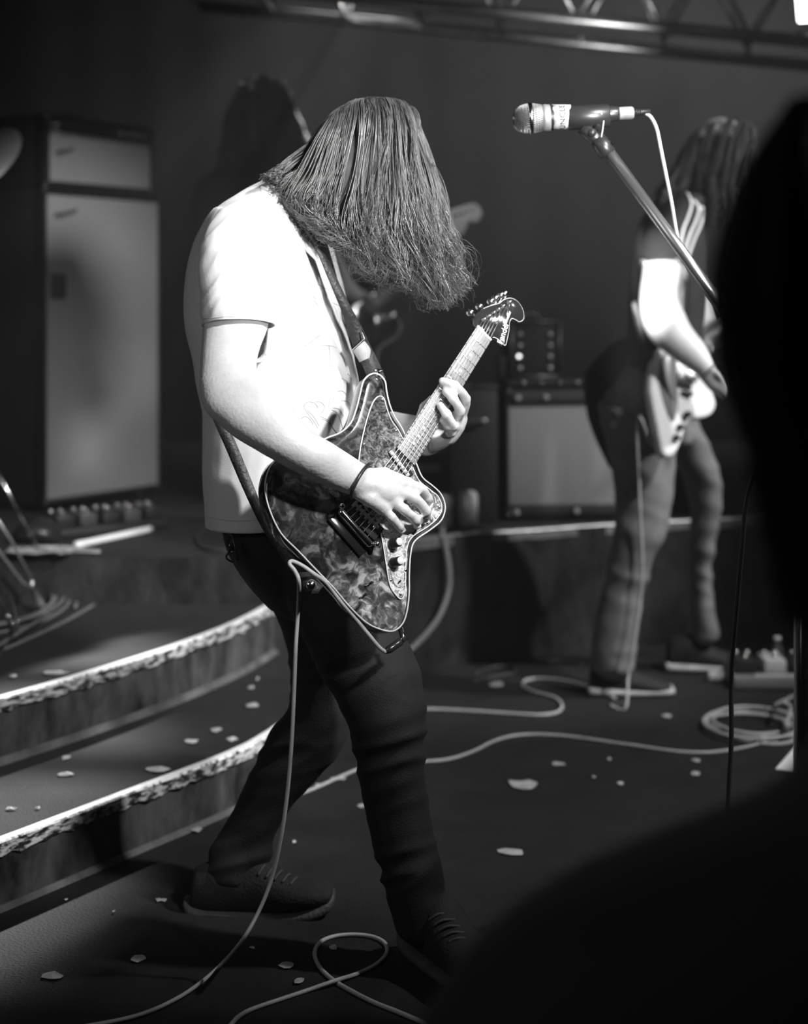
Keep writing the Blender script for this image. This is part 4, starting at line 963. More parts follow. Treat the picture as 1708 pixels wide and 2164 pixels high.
# ================================================================== BACK GUITARIST (behind the front one)
DB = 6.5
bg = thing('person', 'shadowy long-haired guitarist on the rear platform behind the front player', 'person', Vector((W(560, 1100, DB).x, DB, Z3)))
zb = HY+(CH-Z3)/DB*F
bt = [(470, 350, 610, 350, DB, .12), (418, 392, 655, 392, DB, .19), (408, 470, 690, 470, DB, .19), (420, 560, 690, 560, DB, .17), (440, 640, 680, 640, DB, .16), (450, 720, 670, 720, DB, .16)]
bl1 = [(450, 700, 590, 700, DB-.03, .13), (462, 800, 570, 800, DB-.04, .10), (478, 900, 560, 900, DB-.04, .075), (482, 1000, 548, 1000, DB-.04, .06), (482, 1050, 545, 1050, DB-.04, .058)]
bl2 = [(560, 700, 672, 700, DB+.1, .12), (590, 800, 680, 800, DB+.1, .10), (610, 900, 682, 900, DB+.1, .075), (618, 1000, 680, 1000, DB+.1, .06), (618, 1050, 680, 1050, DB+.1, .058)]
bm = bmesh.new(); add_loft(bm, bt, shrink=.88); add_loft(bm, bl1, shrink=.85); add_loft(bm, bl2, shrink=.85)
add_tube(bm, catmull([W(560, 370, DB), W(575, 310, DB)], 3), .06, 14); BH = W(560, 245, DB-.02); BR = face_head(bm, BH, (.8, -.4, -.45), (.4, -.1, .9), .95)
add_tube(bm, catmull([W(640, 400, DB-.12), W(655, 500, DB-.2), W(680, 600, DB-.25), W(735, 615, DB-.3), W(775, 640, DB-.30)], 5), [.055]*11+[.045]*5+[.034]*5, 14)
add_tube(bm, catmull([W(660, 420, DB+.1), W(710, 520, DB+.05), W(745, 590, DB-.1), W(800, 560, DB-.2), W(860, 560, DB-.27)], 5), [.055]*8+[.045]*6+[.034]*7, 14)
for k in range(4):
    finger(bm, [W(772+k*3, 636+k*6, DB-.31), W(790+k*3, 648+k*5, DB-.34), W(800+k*2, 658+k*4, DB-.32)], .010, .008)
    finger(bm, [W(858+k*7, 556-k*5, DB-.27), W(868+k*7, 562-k*5, DB-.32), W(876+k*6, 574-k*5, DB-.32)], .010, .008)
finger(bm, [W(768, 636, DB-.31), W(784, 630, DB-.35), W(798, 640, DB-.35)], .011, .009); finger(bm, [W(855, 565, DB-.25), W(850, 584, DB-.22), W(858, 594, DB-.22)], .011, .009)
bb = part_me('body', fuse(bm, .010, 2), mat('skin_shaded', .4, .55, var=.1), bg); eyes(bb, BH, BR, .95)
bm = bmesh.new(); add_loft(bm, bt); add_tube(bm, catmull([W(630, 380, DB-.08), W(652, 460, DB-.16), W(668, 540, DB-.22)], 4), .072, 16); add_tube(bm, catmull([W(650, 400, DB+.1), W(700, 500, DB+.06), W(735, 570, DB-.06)], 4), .068, 16)
me = fuse(bm, .012, 4); displace(me, lambda p: .008*ridge(p*6)*.7); part_me('shirt', me, M_black, bg, label='black shirt')
bm = bmesh.new(); add_loft(bm, bl1); add_loft(bm, bl2); me = fuse(bm, .012, 3); part_me('trousers', me, M_black, bg, label='black trousers')
for lx, DD in ((478, DB-.05), (614, DB+.1)):
    yy = HY+(CH-Z3)/DD*F; simple_shoe(bg, lx, lx+150, yy-42, yy-1, DD, None)
bt_ = [(500, 196), (508, 176), (530, 162), (558, 158), (586, 163), (604, 176), (614, 198)]
b1 = [(478, 240), (498, 226), (525, 218), (556, 216), (590, 220), (612, 232), (630, 250)]
b2 = [(464, 300), (492, 306), (522, 310), (556, 312), (592, 306), (620, 298), (648, 285)]
b3 = [(458, 352), (490, 370), (522, 380), (556, 385), (595, 380), (630, 365), (672, 335)]
bm = bmesh.new(); add_strands(bm, [(bt_, DB-.02, .05, .2), (b1, DB-.02, .13, .35), (b2, DB-.03, .15, .3), (b3, DB-.03, .14, .2)], 1400, .0018, .006, .012, (-1, .8), 15, 90, .010)
part('hair', bm, M_hairback, bg, label='long hair hiding the face')
bm = bmesh.new(); add_loft(bm, [(515, 182, 602, 182, DB-.02, .06), (490, 225, 620, 228, DB-.02, .10), (476, 300, 632, 292, DB-.03, .11), (480, 345, 640, 335, DB-.03, .08)]); part_me('hair_underlayer', fuse(bm, .012, 3), M_hairdark, bg)
bgt = thing('electric_guitar', 'dark double-horned electric guitar with pale headstock held by the shadowy back guitarist', 'guitar', W(760, 680, DB-.36))
set_plane((.2, -.95, .15), W(770, 670, DB-.36), (770, 670), (830, 670))
o3 = [(842, 664), (834, 655), (818, 660), (800, 662), (792, 645), (800, 622), (790, 612), (768, 628), (745, 640), (700, 650), (660, 680), (640, 730), (655, 780), (700, 800), (745, 790), (780, 760), (795, 725), (825, 700), (842, 684)]
bm = bmesh.new(); slab(bm, o3, [(.008, 0), (.003, -.002), (0, -.008), (0, -.034), (.006, -.04)]); flat_edges(part('guitar_body', bm, mat('dark_gloss', .03, .15, coat=.5), bgt), 50)
def gneck(a, b, w0, w1):
    bm = bmesh.new(); R = []; d = (G(*b)-G(*a)).normalized(); sd = GN.cross(d)
    for i in range(7):
        c = i/6; A = G(lerp(a[0], b[0], c), lerp(a[1], b[1], c), .006); s3 = sd*lerp(w0, w1, c)
        R.append([bm.verts.new(A+q) for q in (s3, s3*.9-GN*.014, -GN*.018, -s3*.9-GN*.014, -s3, GN*.003)])
    for p, q in zip(R, R[1:]):
        for k in range(6): bm.faces.new((p[k], p[(k+1) % 6], q[(k+1) % 6], q[k]))
    bm.faces.new(R[0]); bm.faces.new(R[-1]); return bm
part('neck', gneck((775, 660), (945, 497), .028, .021), mat('neck_wood', .20, .5), bgt)
h3 = [(932, 492), (936, 460), (952, 444), (976, 436), (1000, 430), (1014, 438), (1018, 455), (1008, 470), (992, 468), (985, 482), (975, 497), (960, 492), (948, 506)]
bm = bmesh.new(); slab(bm, h3, [(.002, .002), (0, 0), (0, -.014)], 3); hd3 = part('headstock', bm, mat('pale_wood', .85, .5), bgt, True, 'pale wooden headstock')
for k in range(6):
    part('tuning_peg', lathe([(0, .006), (.012, .005)], G(946+k*11, 462-k*4.2, .002), GN, 10), M_plastic if k < 4 else M_chrome, hd3)
part('bridge', lathe([(0, .02), (.012, .018)], G(730, 705, .0), GN, 16), M_steel, bgt)
part('strap', ribbon([(W(690, 500, 6.24), W(712, 495, 6.24)), (W(722, 575, 6.12), W(738, 580, 6.12)), (W(745, 625, 6.10), W(762, 625, 6.10))], .004), mat('pale_strap', .5, .6), bgt)
P = [G(838, 668, -.02), W(846, 690, 6.1), W(838, 712, 6.1), W(812, 728, 6.1), W(798, 745, 6.1), W(795, 800, 6.1), W(800, 900, 6.1), W(806, 1000, 6.1), on_floor(812, 1095, Z3+.006), on_floor(850, 1098, Z3+.006), on_floor(900, 1085, Z3+.006)]
P[-3:] = [Vector(((p.x), p.y, Z3+.006)) for p in P[-3:]]
tag(obj('instrument_cable', tube(P, .005, 8, 5), mat('dim_cable', .25, .5)), 'dim cable looping from the back guitarist\'s guitar down to the platform', 'cable')
GN, GP, e1, e2 = GN1, GP1, E11, E21

# ================================================================== AMPLIFIERS
def oriented(o3, ang):
    """frame: u along the front face, v = outward normal of the front, w = up"""
    u = Vector((math.cos(ang), math.sin(ang), 0)); v = Vector((math.sin(ang), -math.cos(ang), 0)); return Matrix((u, v, Vector((0, 0, 1)))).transposed(), u, v
def cabinet(root, o, ang, w_, h_, d_, mg=M_grille, frame=.022, frame_b=None, frame_t=None):
    R, u, v = oriented(o, ang); fb_ = frame_b or frame; ft = frame_t or frame
    z = Vector((0, 0, 1)); c = o+u*(w_/2)-v*(d_/2)+z*(h_/2)
    bm = bmesh.new(); add_bbox(bm, c-v*.02, (w_, d_-.04, h_), R, .008)
    for q in (-1, 1): add_bbox(bm, o+u*(w_/2+q*(w_/2-frame/2))-v*.03+z*(h_/2), (frame, .06, h_), R, .006)
    add_bbox(bm, o+u*(w_/2)-v*.03+z*(fb_/2), (w_, .06, fb_), R, .006); add_bbox(bm, o+u*(w_/2)-v*.03+z*(h_-ft/2), (w_, .06, ft), R, .006)
    flat_edges(part('shell', bm, M_tolex, root, True, 'black vinyl-covered shell'), 40)
    bm = bmesh.new(); add_bbox(bm, o+u*(w_/2)-v*.012+z*((h_+fb_-ft)/2), (w_-2*frame+.004, .014, h_-fb_-ft+.004), R, .004)
    g = part('grille', bm, mg, root, True, 'silver-grey grille cloth'); flat_edges(g, 40)
    bm = bmesh.new(); P = [o+u*a-v*.004+z*b for a, b in ((frame, fb_), (w_-frame, fb_), (w_-frame, h_-ft), (frame, h_-ft), (frame, fb_))]
    add_tube(bm, P, .003, 6); part('piping', bm, mat('grey_piping', .10, .5), root)
    for a in (0, w_):
        for b in (0, h_):
            bm = bmesh.new(); add_bbox(bm, o+u*(a+(.008 if a == 0 else -.008))+z*(b+(.009 if b == 0 else -.009))-v*.010, (.022, .026, .022), R, .008, 3); part('corner', bm, mat('corner_metal', .10, .4, .8), root)
    return R, u, v, z
A1 = math.radians(59)     # the front face runs off at 31 degrees to the view axis
O1 = W(95, 1085, 6.2); O1.z = Z3+.03
hcab = 1.165
cb1 = thing('bass_cabinet', 'tall black speaker cabinet with silver grille at the left, on the platform', 'speaker', Vector((O1.x, O1.y, Z3)))
R1, u1, v1, z1 = cabinet(cb1, O1, A1, .66, hcab, .41, frame=.012, frame_t=.030, frame_b=.020)
for a in (.06, .60):
    for b in (-.06, -.35): part('foot', lathe([(0, .018), (.031, .022)], Vector((0, 0, Z3))+Vector((O1.x, O1.y, 0))+u1*a+v1*b, (0, 0, 1), 14), M_plastic, cb1)
def squiggle(root, c, u, z, s, v, m, n=2):
    bm = bmesh.new()
    P = [(-1, 0), (-.7, .5), (-.5, -.3), (-.3, .4), (-.1, -.2), (.1, .3), (.3, -.2), (.5, .35), (.7, -.15), (1, .3)]
    add_tube(bm, catmull([c+u*(a*s)+z*((b+.5*a)*s*.5) for a, b in P], 4), s*.07, 5); return part('badge', bm, m, root)
M_badge = mat('badge_metal', .12, .35, .7)
squiggle(cb1, O1+u1*.11+z1*(hcab-.10)+v1*.0, u1, z1, .06, v1, M_badge)
bm = bmesh.new(); add_bbox(bm, O1+u1*.07+z1*(.80)-v1*.0, (.075, .010, .09), R1, .01); part('badge_patch', bm, mat('dark_patch', .05, .8), cb1)
for a, b in ((.47, .62), (.32, .41), (.2, .52)): part('stud', lathe([(0, .006), (.003, .003)], O1+u1*a+z1*b, v1, 10), M_steel, cb1)
O2 = O1+z1*(hcab)+u1*.006
hh = .265
ah = thing('amplifier_head', 'black amplifier head with row of knobs topping the tall left cabinet', 'amplifier', O2)
cabinet(ah, O2, A1, .615, hh, .30, frame=.020, frame_t=.072)
bm = bmesh.new(); add_bbox(bm, O2+u1*.3075+z1*(hh-.040)-v1*.001, (.58, .012, .052), R1, .003); part('control_panel', bm, mat('panel_dark', .03, .3, .5), ah)
bm = bmesh.new(); add_tube(bm, [O2+u1*.02+z1*(hh-.068)+v1*.006, O2+u1*.6+z1*(hh-.068)+v1*.006], .003, 6); part('trim_strip', bm, mat('strip', .30, .4, .6), ah)
for k in range(12):
    a = .045+k*.044; kn = part('knob', lathe([(0, .013), (.012, .012), (.014, .008)], O2+u1*a+z1*(hh-.040)+v1*.005, v1, 16), M_plastic if k not in (0, 8, 9, 10, 11) else M_chrome, ah)
squiggle(ah, O2+u1*.10+z1*.13, u1, z1, .05, v1, M_badge)
for (du, dz) in ((.016, hh-.060), (.016, hh-.035), (.030, hh-.066), (.045, hh-.060)):
    bm = bmesh.new(); add_blob(bm, O2+u1*du+z1*dz+v1*.008, (.006,)*3); part('stud', bm, mat('bright_stud', .85, .15, 1), ah)
bm = bmesh.new(); P = catmull([O2+u1*.22-v1*.15+z1*hh, O2+u1*.26-v1*.15+z1*(hh+.02), O2+u1*.36-v1*.15+z1*(hh+.02), O2+u1*.40-v1*.15+z1*hh], 4); add_tube(bm, P, .010, 8); part('handle', bm, M_plastic, ah)

# right cabinet
A2 = math.radians(7)
O3 = W(1070, 1106, 5.98); O3.z = Z3+.012
cb2 = thing('combo_amplifier', 'square silver-fronted amplifier on the platform left of the right guitarist', 'amplifier', Vector((O3.x, O3.y, Z3)))
h2 = .452
R2, u2, v2, z2 = cabinet(cb2, O3, A2, .52, h2, .27, frame=.010, frame_b=.045, frame_t=.058)
bm = bmesh.new(); add_bbox(bm, O3+u2*.26+z2*(h2-.028)+v2*.002, (.48, .010, .034), R2, .003); part('control_panel', bm, mat('panel_grey', .10, .4, .4), cb2)
for k, (a, b) in enumerate(((.035, .020), (.25, .022), (.04, h2-.03), (.14, h2-.028))):
    part('knob', lathe([(0, .011), (.010, .010), (.012, .006)], O3+u2*a+z2*b+v2*.004, v2, 14), mat('grey_knob', .4, .4), cb2)
for a in (.04, .48):
    part('foot', lathe([(0, .014), (.013, .016)], Vector((O3.x, O3.y, Z3))+u2*a-v2*.04, (0, 0, 1), 12), M_plastic, cb2)
    part('foot', lathe([(0, .014), (.013, .016)], Vector((O3.x, O3.y, Z3))+u2*a-v2*.23, (0, 0, 1), 12), M_plastic, cb2)
# dark cabinet beside it
O4 = W(943, 1112, 5.92); O4.z = Z3; 
bx4 = thing('equipment_crate', 'black equipment crate standing left of the square silver-fronted amplifier', 'crate', O4)
bm = bmesh.new(); add_bbox(bm, O4+Vector((.095, .16, .235)), (.17, .30, .47), None, .01); part('crate_body', bm, M_tolex, bx4)
bm = bmesh.new(); add_bbox(bm, O4+Vector((.095, .16, .475)), (.176, .306, .014), None, .004); part('lid', bm, mat('lid_black', .03, .5), bx4)
part('handle', tube([O4+Vector((.05, .01, .36)), O4+Vector((.06, -.01, .36)), O4+Vector((.13, -.01, .36)), O4+Vector((.14, .01, .36))], .006, 8), M_steel, bx4)
# studded flight case on top
O5 = O3+z2*(h2+.001)+u2*(.045)-v2*.03
rk0 = thing('effects_tray', 'flat black effects tray lying on top of the square amplifier', 'tray', O5)
bm = bmesh.new(); add_bbox(bm, O5+u2*.21+z2*.018-v2*.09, (.50, .2, .034), R2, .006); flat_edges(part('tray', bm, M_tolex, rk0), 40)
for k in range(7): part('stud', lathe([(0, .008), (.006, .005)], O5+u2*(.02+k*.065)+z2*.020+v2*.01, v2, 10), mat('dim_stud', .25, .4, .8) if k % 3 else M_steel, rk0)
O6 = O5+z2*.036-u2*.025
rk = thing('flight_case', 'small black flight case with two columns of round studs above the square amplifier', 'case', O6)
hk = HY and .205
bm = bmesh.new(); add_bbox(bm, O6+u2*.09+z2*hk/2-v2*.09, (.185, .18, hk), R2, .008); flat_edges(part('case_body', bm, M_tolex, rk), 40)
for a in (.004, .176):
    bm = bmesh.new(); add_box(bm, O6+u2*a+z2*hk/2-v2*.0, (.016, .008, hk), R2); part('edge_strip', bm, mat('dark_alu', .08, .45, .6), rk)
for b in (.006, hk-.006):
    bm = bmesh.new(); add_box(bm, O6+u2*.09+z2*b-v2*.0, (.18, .008, .012), R2); part('edge_strip', bm, mat('dark_alu2', .12, .45, .6), rk)
for a in (.034, .142):
    for k in range(4): part('round_stud', lathe([(0, .009), (.006, .008), (.008, .004)], O6+u2*a+z2*(.036+k*.040)+v2*.0, v2, 14), mat('stud_metal', .6, .4, .7), rk)
part('handle', tube([O6+u2*.06+z2*hk-v2*.09, O6+u2*.07+z2*(hk+.02)-v2*.09, O6+u2*.11+z2*(hk+.02)-v2*.09, O6+u2*.12+z2*hk-v2*.09], .005, 8), M_steel, rk)
bm = bmesh.new(); add_blob(bm, W(1097, 753, 5.85), (.006,)*3)
O7 = W(1045, 812, 5.85)
# pilot-lamp box at the left end of the tray
lb = thing('lamp_box', 'tiny box with one bright pilot lamp beside the studded case', 'box', W(1078, 806, 5.86))
q = worldloc(rk0); hb_ = O6+u2*(-.005)
part('case', (lambda b: (add_bbox(b, O6+u2*(-.024)+z2*.040-v2*.03, (.036, .05, .078), R2, .005), b)[1])(bmesh.new()), M_tolex, lb)
pd = O6+u2*(-.018)+z2*.060-v2*.004
part('pilot_lamp', bm, emit('lamp_glow', 3.0), lb)
# the lamp stands proud on a short stalk
part('stalk', tube([pd, W(1097, 753, 5.85)], .002, 6, 1), M_steel, lb)

def can(px, py, name='drink_can', label='', grp=None):
    D = F*(CH-Z3)/(py-HY); p = Vector(((px-CX)/F*D, D, Z3)); t = thing(name, label, 'can', p, grp)
    part('can_body', lathe([(0, .025), (.006, .0325), (.012, .033), (.104, .033), (.114, .027), (.117, .027)], p, (0, 0, 1), 28), M_can, t)
    part('can_top', lathe([(.1165, .0275), (.119, .0275), (.1195, .026), (.1175, .025)], p, (0, 0, 1), 28), M_steel, t)
    part('pull_tab', tube([p+Vector((-.006, 0, .119)), p+Vector((.010, .002, .1195))], .0025, 6, 1), M_steel, t)
can(990, 1111, label='pale drink can standing near the platform edge')
can(936, 1117, label='drink can half hidden behind the front guitar\'s lower edge')
# small dark amp behind the front player's hand
O8 = W(880, 1078, 6.3); O8.z = Z3
sa = thing('small_amplifier', 'low dark amplifier behind the front guitar with a pale label strip', 'amplifier', O8)
bm = bmesh.new(); add_bbox(bm, O8+Vector((.08, .12, .10)), (.21, .24, .20), None, .01); part('shell', bm, M_tolex, sa)
bm = bmesh.new(); add_bbox(bm, O8+Vector((.045, -.003, .158)), (.09, .006, .022), None, .002); part('label_strip', bm, mat('label_grey', .3, .6), sa)
for k in range(3): part('knob', lathe([(0, .009), (.010, .007)], O8+Vector((.13+k*.02, 0, .165)), (0, -1, 0), 12), M_steel, sa)

# ================================================================== LEFT: cymbal, stands, cables, pedals
cy = thing('cymbal_stand', 'tilted cymbal on a metal stand at the left edge', 'cymbal', Vector((-1.30, 5.28, Z3)))
cc = W(-48, 345, 5.28); n_ = Vector((-.42, -.62, .66)).normalized()
bm = bmesh.new()
add_lathe(bm, [(.030, .004), (.028, .020), (.016, .030), (.012, .045), (0, .16), (-.0015, .16), (.010, .044), (.014, .028), (.026, .018), (.028, .004)], cc, n_, 64)
part('cymbal', bm, M_brass, cy)
part('pole', tube([cc-Vector((0, 0, .02)), Vector((cc.x, cc.y, Z3+.35))], .010, 12, 1), M_chrome, cy)
part('wing_nut', lathe([(0, .006), (.02, .006)], cc+n_*.028, n_, 10), M_steel, cy)
cb_ = Vector((cc.x, cc.y, Z3))
for a in (-.3, 1.8, 3.9):
    lg = part('leg', tube([cb_+Vector((0, 0, .36)), cb_+Vector((math.cos(a)*.20, math.sin(a)*.12, .02))], .006, 8, 1), M_chrome, cy)
    bm = bmesh.new(); add_blob(bm, cb_+Vector((math.cos(a)*.20, math.sin(a)*.12, .014)), (.014, .014, .014)); part('rubber_foot', bm, M_plastic, lg)
# forked stand leg with rubber foot standing on the step
ts = thing('tripod_stand', 'grey tripod stand leg with long rubber foot among coiled cables at left', 'stand', on_floor(85, 1285, Z2))
ft = on_floor(92, 1282, Z2+.02)
hub = W(-60, 960, 4.9)
part('leg', tube([W(-30, 1060, 4.95), W(25, 1145, 5.0), W(68, 1228, 5.04)], .0045, 8, 1), mat('stand_grey', .35, .35, .7), ts)
part('leg', tube([W(-60, 1090, 4.92), W(5, 1175, 4.98), W(48, 1232, 5.0), W(66, 1242, 5.03)], .0045, 8, 1), mat('stand_grey', .35), ts)
part('leg_joint', tube([W(67, 1225, 5.04), W(67, 1240, 5.04), W(74, 1256, 5.05)], .0075, 10, 1), M_steel, ts)
part('rubber_foot', tube([W(73, 1252, 5.05), ft+Vector((-.006, 0, 0))], [.0085, .0135], 12, 1), mat('grey_rubber', .09, .6), ts)
part('pole', tube([W(-60, 1090, 4.92)+Vector((0, .0, .0)), hub, hub+Vector((0, 0, .5))], .009, 10, 1), M_steel, ts)
for a in (2.2, 4.0):
    e = Vector((hub.x+math.cos(a)*.3, hub.y+math.sin(a)*.28, Z2+.012)); part('leg', tube([hub, e], .0045, 8, 1), M_steel, ts)
# bright chrome rod with clamp
rd = thing('chrome_stand', 'bright chrome rod ending in two round thumb screws at the left edge', 'stand', on_floor(38, 1324, Z2))
r0 = on_floor(34, 1330, Z2+.03)
part('rod', tube([W(-60, 1150, 4.45), W(0, 1272, 4.52), W(20, 1312, 4.55)], .0052, 12, 1), M_chrome, rd)
part('sleeve', tube([W(14, 1298, 4.54), W(22, 1314, 4.55)], .0085, 12, 1), M_chrome, rd)
for (x, y) in ((25, 1316), (36, 1315), (32, 1327)):
    bm = bmesh.new(); add_blob(bm, W(x, y, 4.55), (.008, .008, .008)); part('thumb_screw', bm, M_chrome, rd)
part('rubber_foot', tube([W(24, 1318, 4.55), Vector((W(28, 1325, 4.55).x, 4.56, Z2+.004))], [.007, .011], 10, 1), M_plastic, rd)
# coiled cables on upper step
M_cc = mat('coil_grey', .16, .5, var=.1)
def coil(name, cxp, cyp, z, rx, ry, turns, rad, m, label, tailpts=None, seed=0, ph0=0, spread=.12):
    c = on_floor(cxp, cyp, z); rnd = random.Random(seed); P = []; N = turns*14
    ox = oy = 0
    for i in range(N):
        a = ph0+2*PI*i/14; k = 1-spread*((i/14) % 2.7)/2.7+.03*math.sin(i*.9+seed)
        P.append(Vector((c.x+rx*k*math.cos(a)+.02*math.sin(i*.37+seed), c.y+ry*k*math.sin(a)+.02*math.cos(i*.31), z+rad+rad*1.7*(i//14)*.5)))
    if tailpts: P += tailpts
    return tag(obj(name, tube(P, rad, 7, 4), m), label, 'cable')
coil('coiled_cable', -30, 1290, Z2, .235, .46, 6, .005, M_cc, 'grey cable lying in wide loose loops on the upper step at left', [on_floor(-60, 1400, Z2+.03), on_floor(0, 1376, Z2+.008), on_floor(60, 1350, Z2+.006), on_floor(140, 1312, Z2+.006), on_floor(200, 1277, Z2+.006)], 2, 0, .26)
P = [on_floor(-40, 1235, Z2+.03)+Vector((0, 0, .22)), W(0, 1235, 4.55), W(18, 1258, 4.52), W(30, 1290, 4.5), W(33, 1318, 4.48), W(26, 1345, 4.44), W(12, 1362, 4.40), on_floor(-20, 1420, Z2+.006)]
tag(obj('thin_cable', tube(P, .0036, 8, 6), M_cabledark), 'thin dark cable curving over the chrome rod at the left edge', 'cable')
# pedals and gear at the foot of the left cabinet
def at3(px, py, z=0): return on_floor(px, py, Z3+z)
pl_ = thing('pedal_board', 'dark pedal board with small bright knobs at the foot of the left cabinet', 'pedal board', at3(160, 1135))
p = at3(150, 1140); Rr, uu, vv = oriented(p, math.radians(42))
c0_ = Vector((p.x, p.y, Z3)); 
bm = bmesh.new(); add_bbox(bm, c0_+uu*.17+Vector((0, 0, .02))-vv*.08, (.42, .17, .03), Rr, .006); flat_edges(part('board', bm, M_tolex, pl_), 40)
for k in range(5):
    bm = bmesh.new(); cpos = c0_+uu*(.0+k*.085)-vv*.08+Vector((0, 0, .055)); add_bbox(bm, cpos, (.065, .11, .042), Rr, .006)
    pe = part('pedal', bm, [M_plastic, mat('pedal_dark', .05, .4), M_tolex, mat('pedal_dark2', .07, .4), M_plastic][k], pl_); flat_edges(pe, 40)
    for j in (-1, 1): part('knob', lathe([(0, .008), (.014, .007)], cpos+uu*(j*.017)+vv*-.02+Vector((0, 0, .021)), (0, 0, 1), 12), M_steel, pe)
    part('foot_switch', lathe([(0, .007), (.012, .007)], cpos+vv*.03+Vector((0, 0, .021)), (0, 0, 1), 12), M_chrome, pe)
a = at3(160, 1152, .012); b = at3(318, 1118, .012)
tag(obj('light_stick', (lambda bb: (add_tube(bb, catmull([a, a.lerp(b, .3), a.lerp(b, .7), b], 3), .0105, 14), bb)[1])(bmesh.new()), mat('white_tube', .9, .35, coat=.3)), 'white rod lying on the platform in front of the pedal board', 'rod')
hl = thing('effects_unit', 'domed dark effects unit with one bright knob left of the pedal board', 'effects unit', at3(90, 1150))
p = at3(45, 1150); 
bm = bmesh.new(); add_loft(bm, [(28, 1125, 32, 1148, p.y+.06, .05), (50, 1102, 50, 1150, p.y+.06, .08), (80, 1092, 80, 1150, p.y+.06, .09), (110, 1100, 110, 1150, p.y+.06, .08), (124, 1118, 124, 1148, p.y+.06, .05)])
me = fuse(bm, .008, 3); part_me('casing', me, M_plastic, hl)
bm = bmesh.new(); add_blob(bm, W(57, 1119, p.y-.025), (.011,)*3); part('knob', bm, M_chrome, hl)
sc_ = thing('paper_scrap', 'crumpled pale cloth on the platform edge at left', 'cloth', at3(95, 1172))
bm = bmesh.new()
bmesh.ops.create_grid(bm, x_segments=14, y_segments=8, size=.5, matrix=Matrix.Translation(at3(85, 1170, .012)) @ Matrix.Diagonal((.20, .10, 1, 1)))
for v in bm.verts: v.co.z += .018*abs(noise.noise(v.co*22))+.006
o_ = part('cloth', bm, mat('pale_cloth', .3, .9), sc_); solidify(o_, .003); sc_.name = 'crumpled_cloth'
P = [at3(60, 1168, .006), at3(110, 1160, .006), at3(150, 1164, .006), at3(210, 1166, .006), at3(170, 1158, .006), at3(90, 1156, .03), at3(40, 1158, .006)]
tag(obj('patch_cable', tube(P, .004, 7, 6), M_cable), 'grey patch cable bunched in front of the effects unit', 'cable')
P = [at3(478, 1095, .006)]+[at3(430, 1120, .006), at3(418, 1140, .006), at3(432, 1158, .006), at3(470, 1164, .006), at3(560, 1160, .006)]
tag(obj('power_cable', tube(P, .006, 7, 6), M_cabledark), 'dark cable curling on the platform behind the front guitarist\'s hip', 'cable')

# ================================================================== FLOOR CABLES, right side
def floor_cable(name, pts, rad, m, label, z=0.0, grp=None):
    o = tag(obj(name, tube([on_floor(x, y, z+rad+dz) for x, y, dz in [(q+(0,))[:3] for q in pts]], rad, 8, 8), m), label, 'cable', grp); return o
floor_cable('floor_cable', [(640, 1500), (760, 1500), (860, 1500), (920, 1499), (1000, 1503), (1080, 1508), (1140, 1511), (1176, 1506), (1188, 1492), (1172, 1474), (1130, 1462), (1106, 1450), (1112, 1438), (1145, 1434), (1200, 1440), (1255, 1455), (1300, 1476)], .0048, M_cable, 'pale cable bending back in an S on the floor towards the right guitarist')
floor_cable('floor_cable', [(560, 1700), (650, 1672), (760, 1625), (840, 1610), (900, 1609), (950, 1604), (1000, 1588), (1040, 1568), (1080, 1556), (1130, 1552), (1200, 1556), (1280, 1567), (1350, 1577), (1430, 1588), (1500, 1590), (1570, 1580), (1625, 1566), (1665, 1558)], .0042, M_cable, 'pale cable sweeping across the floor from the front guitarist\'s legs to the coil')
floor_cable('floor_cable', [(440, 2230), (490, 2164), (508, 2146), (535, 2132), (590, 2113), (650, 2093), (707, 2073, .006), (760, 2056), (800, 2035), (818, 2012), (812, 1992), (785, 1979), (745, 1975), (705, 1979), (676, 1992), (665, 2015), (675, 2042), (700, 2068), (735, 2090), (790, 2118), (840, 2138), (900, 2164), (960, 2200)], .0040, M_cable, 'grey cable crossing itself in a loop on the floor at the bottom')
P = [on_floor(940, 1112, Z3+.006), Vector((.125, 5.60, Z3+.012)), Vector((.135, 5.572, Z3-.02)), W(950, 1205, 5.56), W(948, 1250, 5.55), W(930, 1300, 5.50), W(905, 1335, 5.42), W(880, 1362, 5.30), W(850, 1395, 5.18), on_floor(830, 1478, .006), on_floor(780, 1486, .006)]
tag(obj('draped_cable', tube(P, .0085, 8, 6), mat('draped_grey', .30, .5)), 'thick grey cable draped from the platform edge down to the floor', 'cable')
coil('coiled_cable', 1592, 1541, 0, .135, .165, 5, .0052, M_cable, 'pale cable coiled on the floor at the far right', [on_floor(1660, 1535, .05), W(1672, 1500, 4.75), W(1660, 1485, 4.75), W(1645, 1492, 4.8), on_floor(1640, 1490, .006), on_floor(1680, 1470, .006)], 5, .3, .20)
floor_cable('floor_cable', [(1290, 1490), (1306, 1488), (1322, 1484)], .0046, M_cabledark, 'short dark plug end of cable beside the right guitarist\'s nearer shoe')
# tangled cables in front of the platform
for k, (pts, lb_) in enumerate((([(1020, 1400), (1060, 1385), (1110, 1388), (1140, 1400), (1180, 1396), (1230, 1404)], 'dim cable lying along the foot of the platform'),
                            ([(1000, 1440), (1050, 1430), (1090, 1420), (1075, 1408), (1030, 1412), (1005, 1426)], 'dim cable knotted on the floor before the platform'))):
    floor_cable('floor_cable', pts, .005, M_cabledark, lb_)
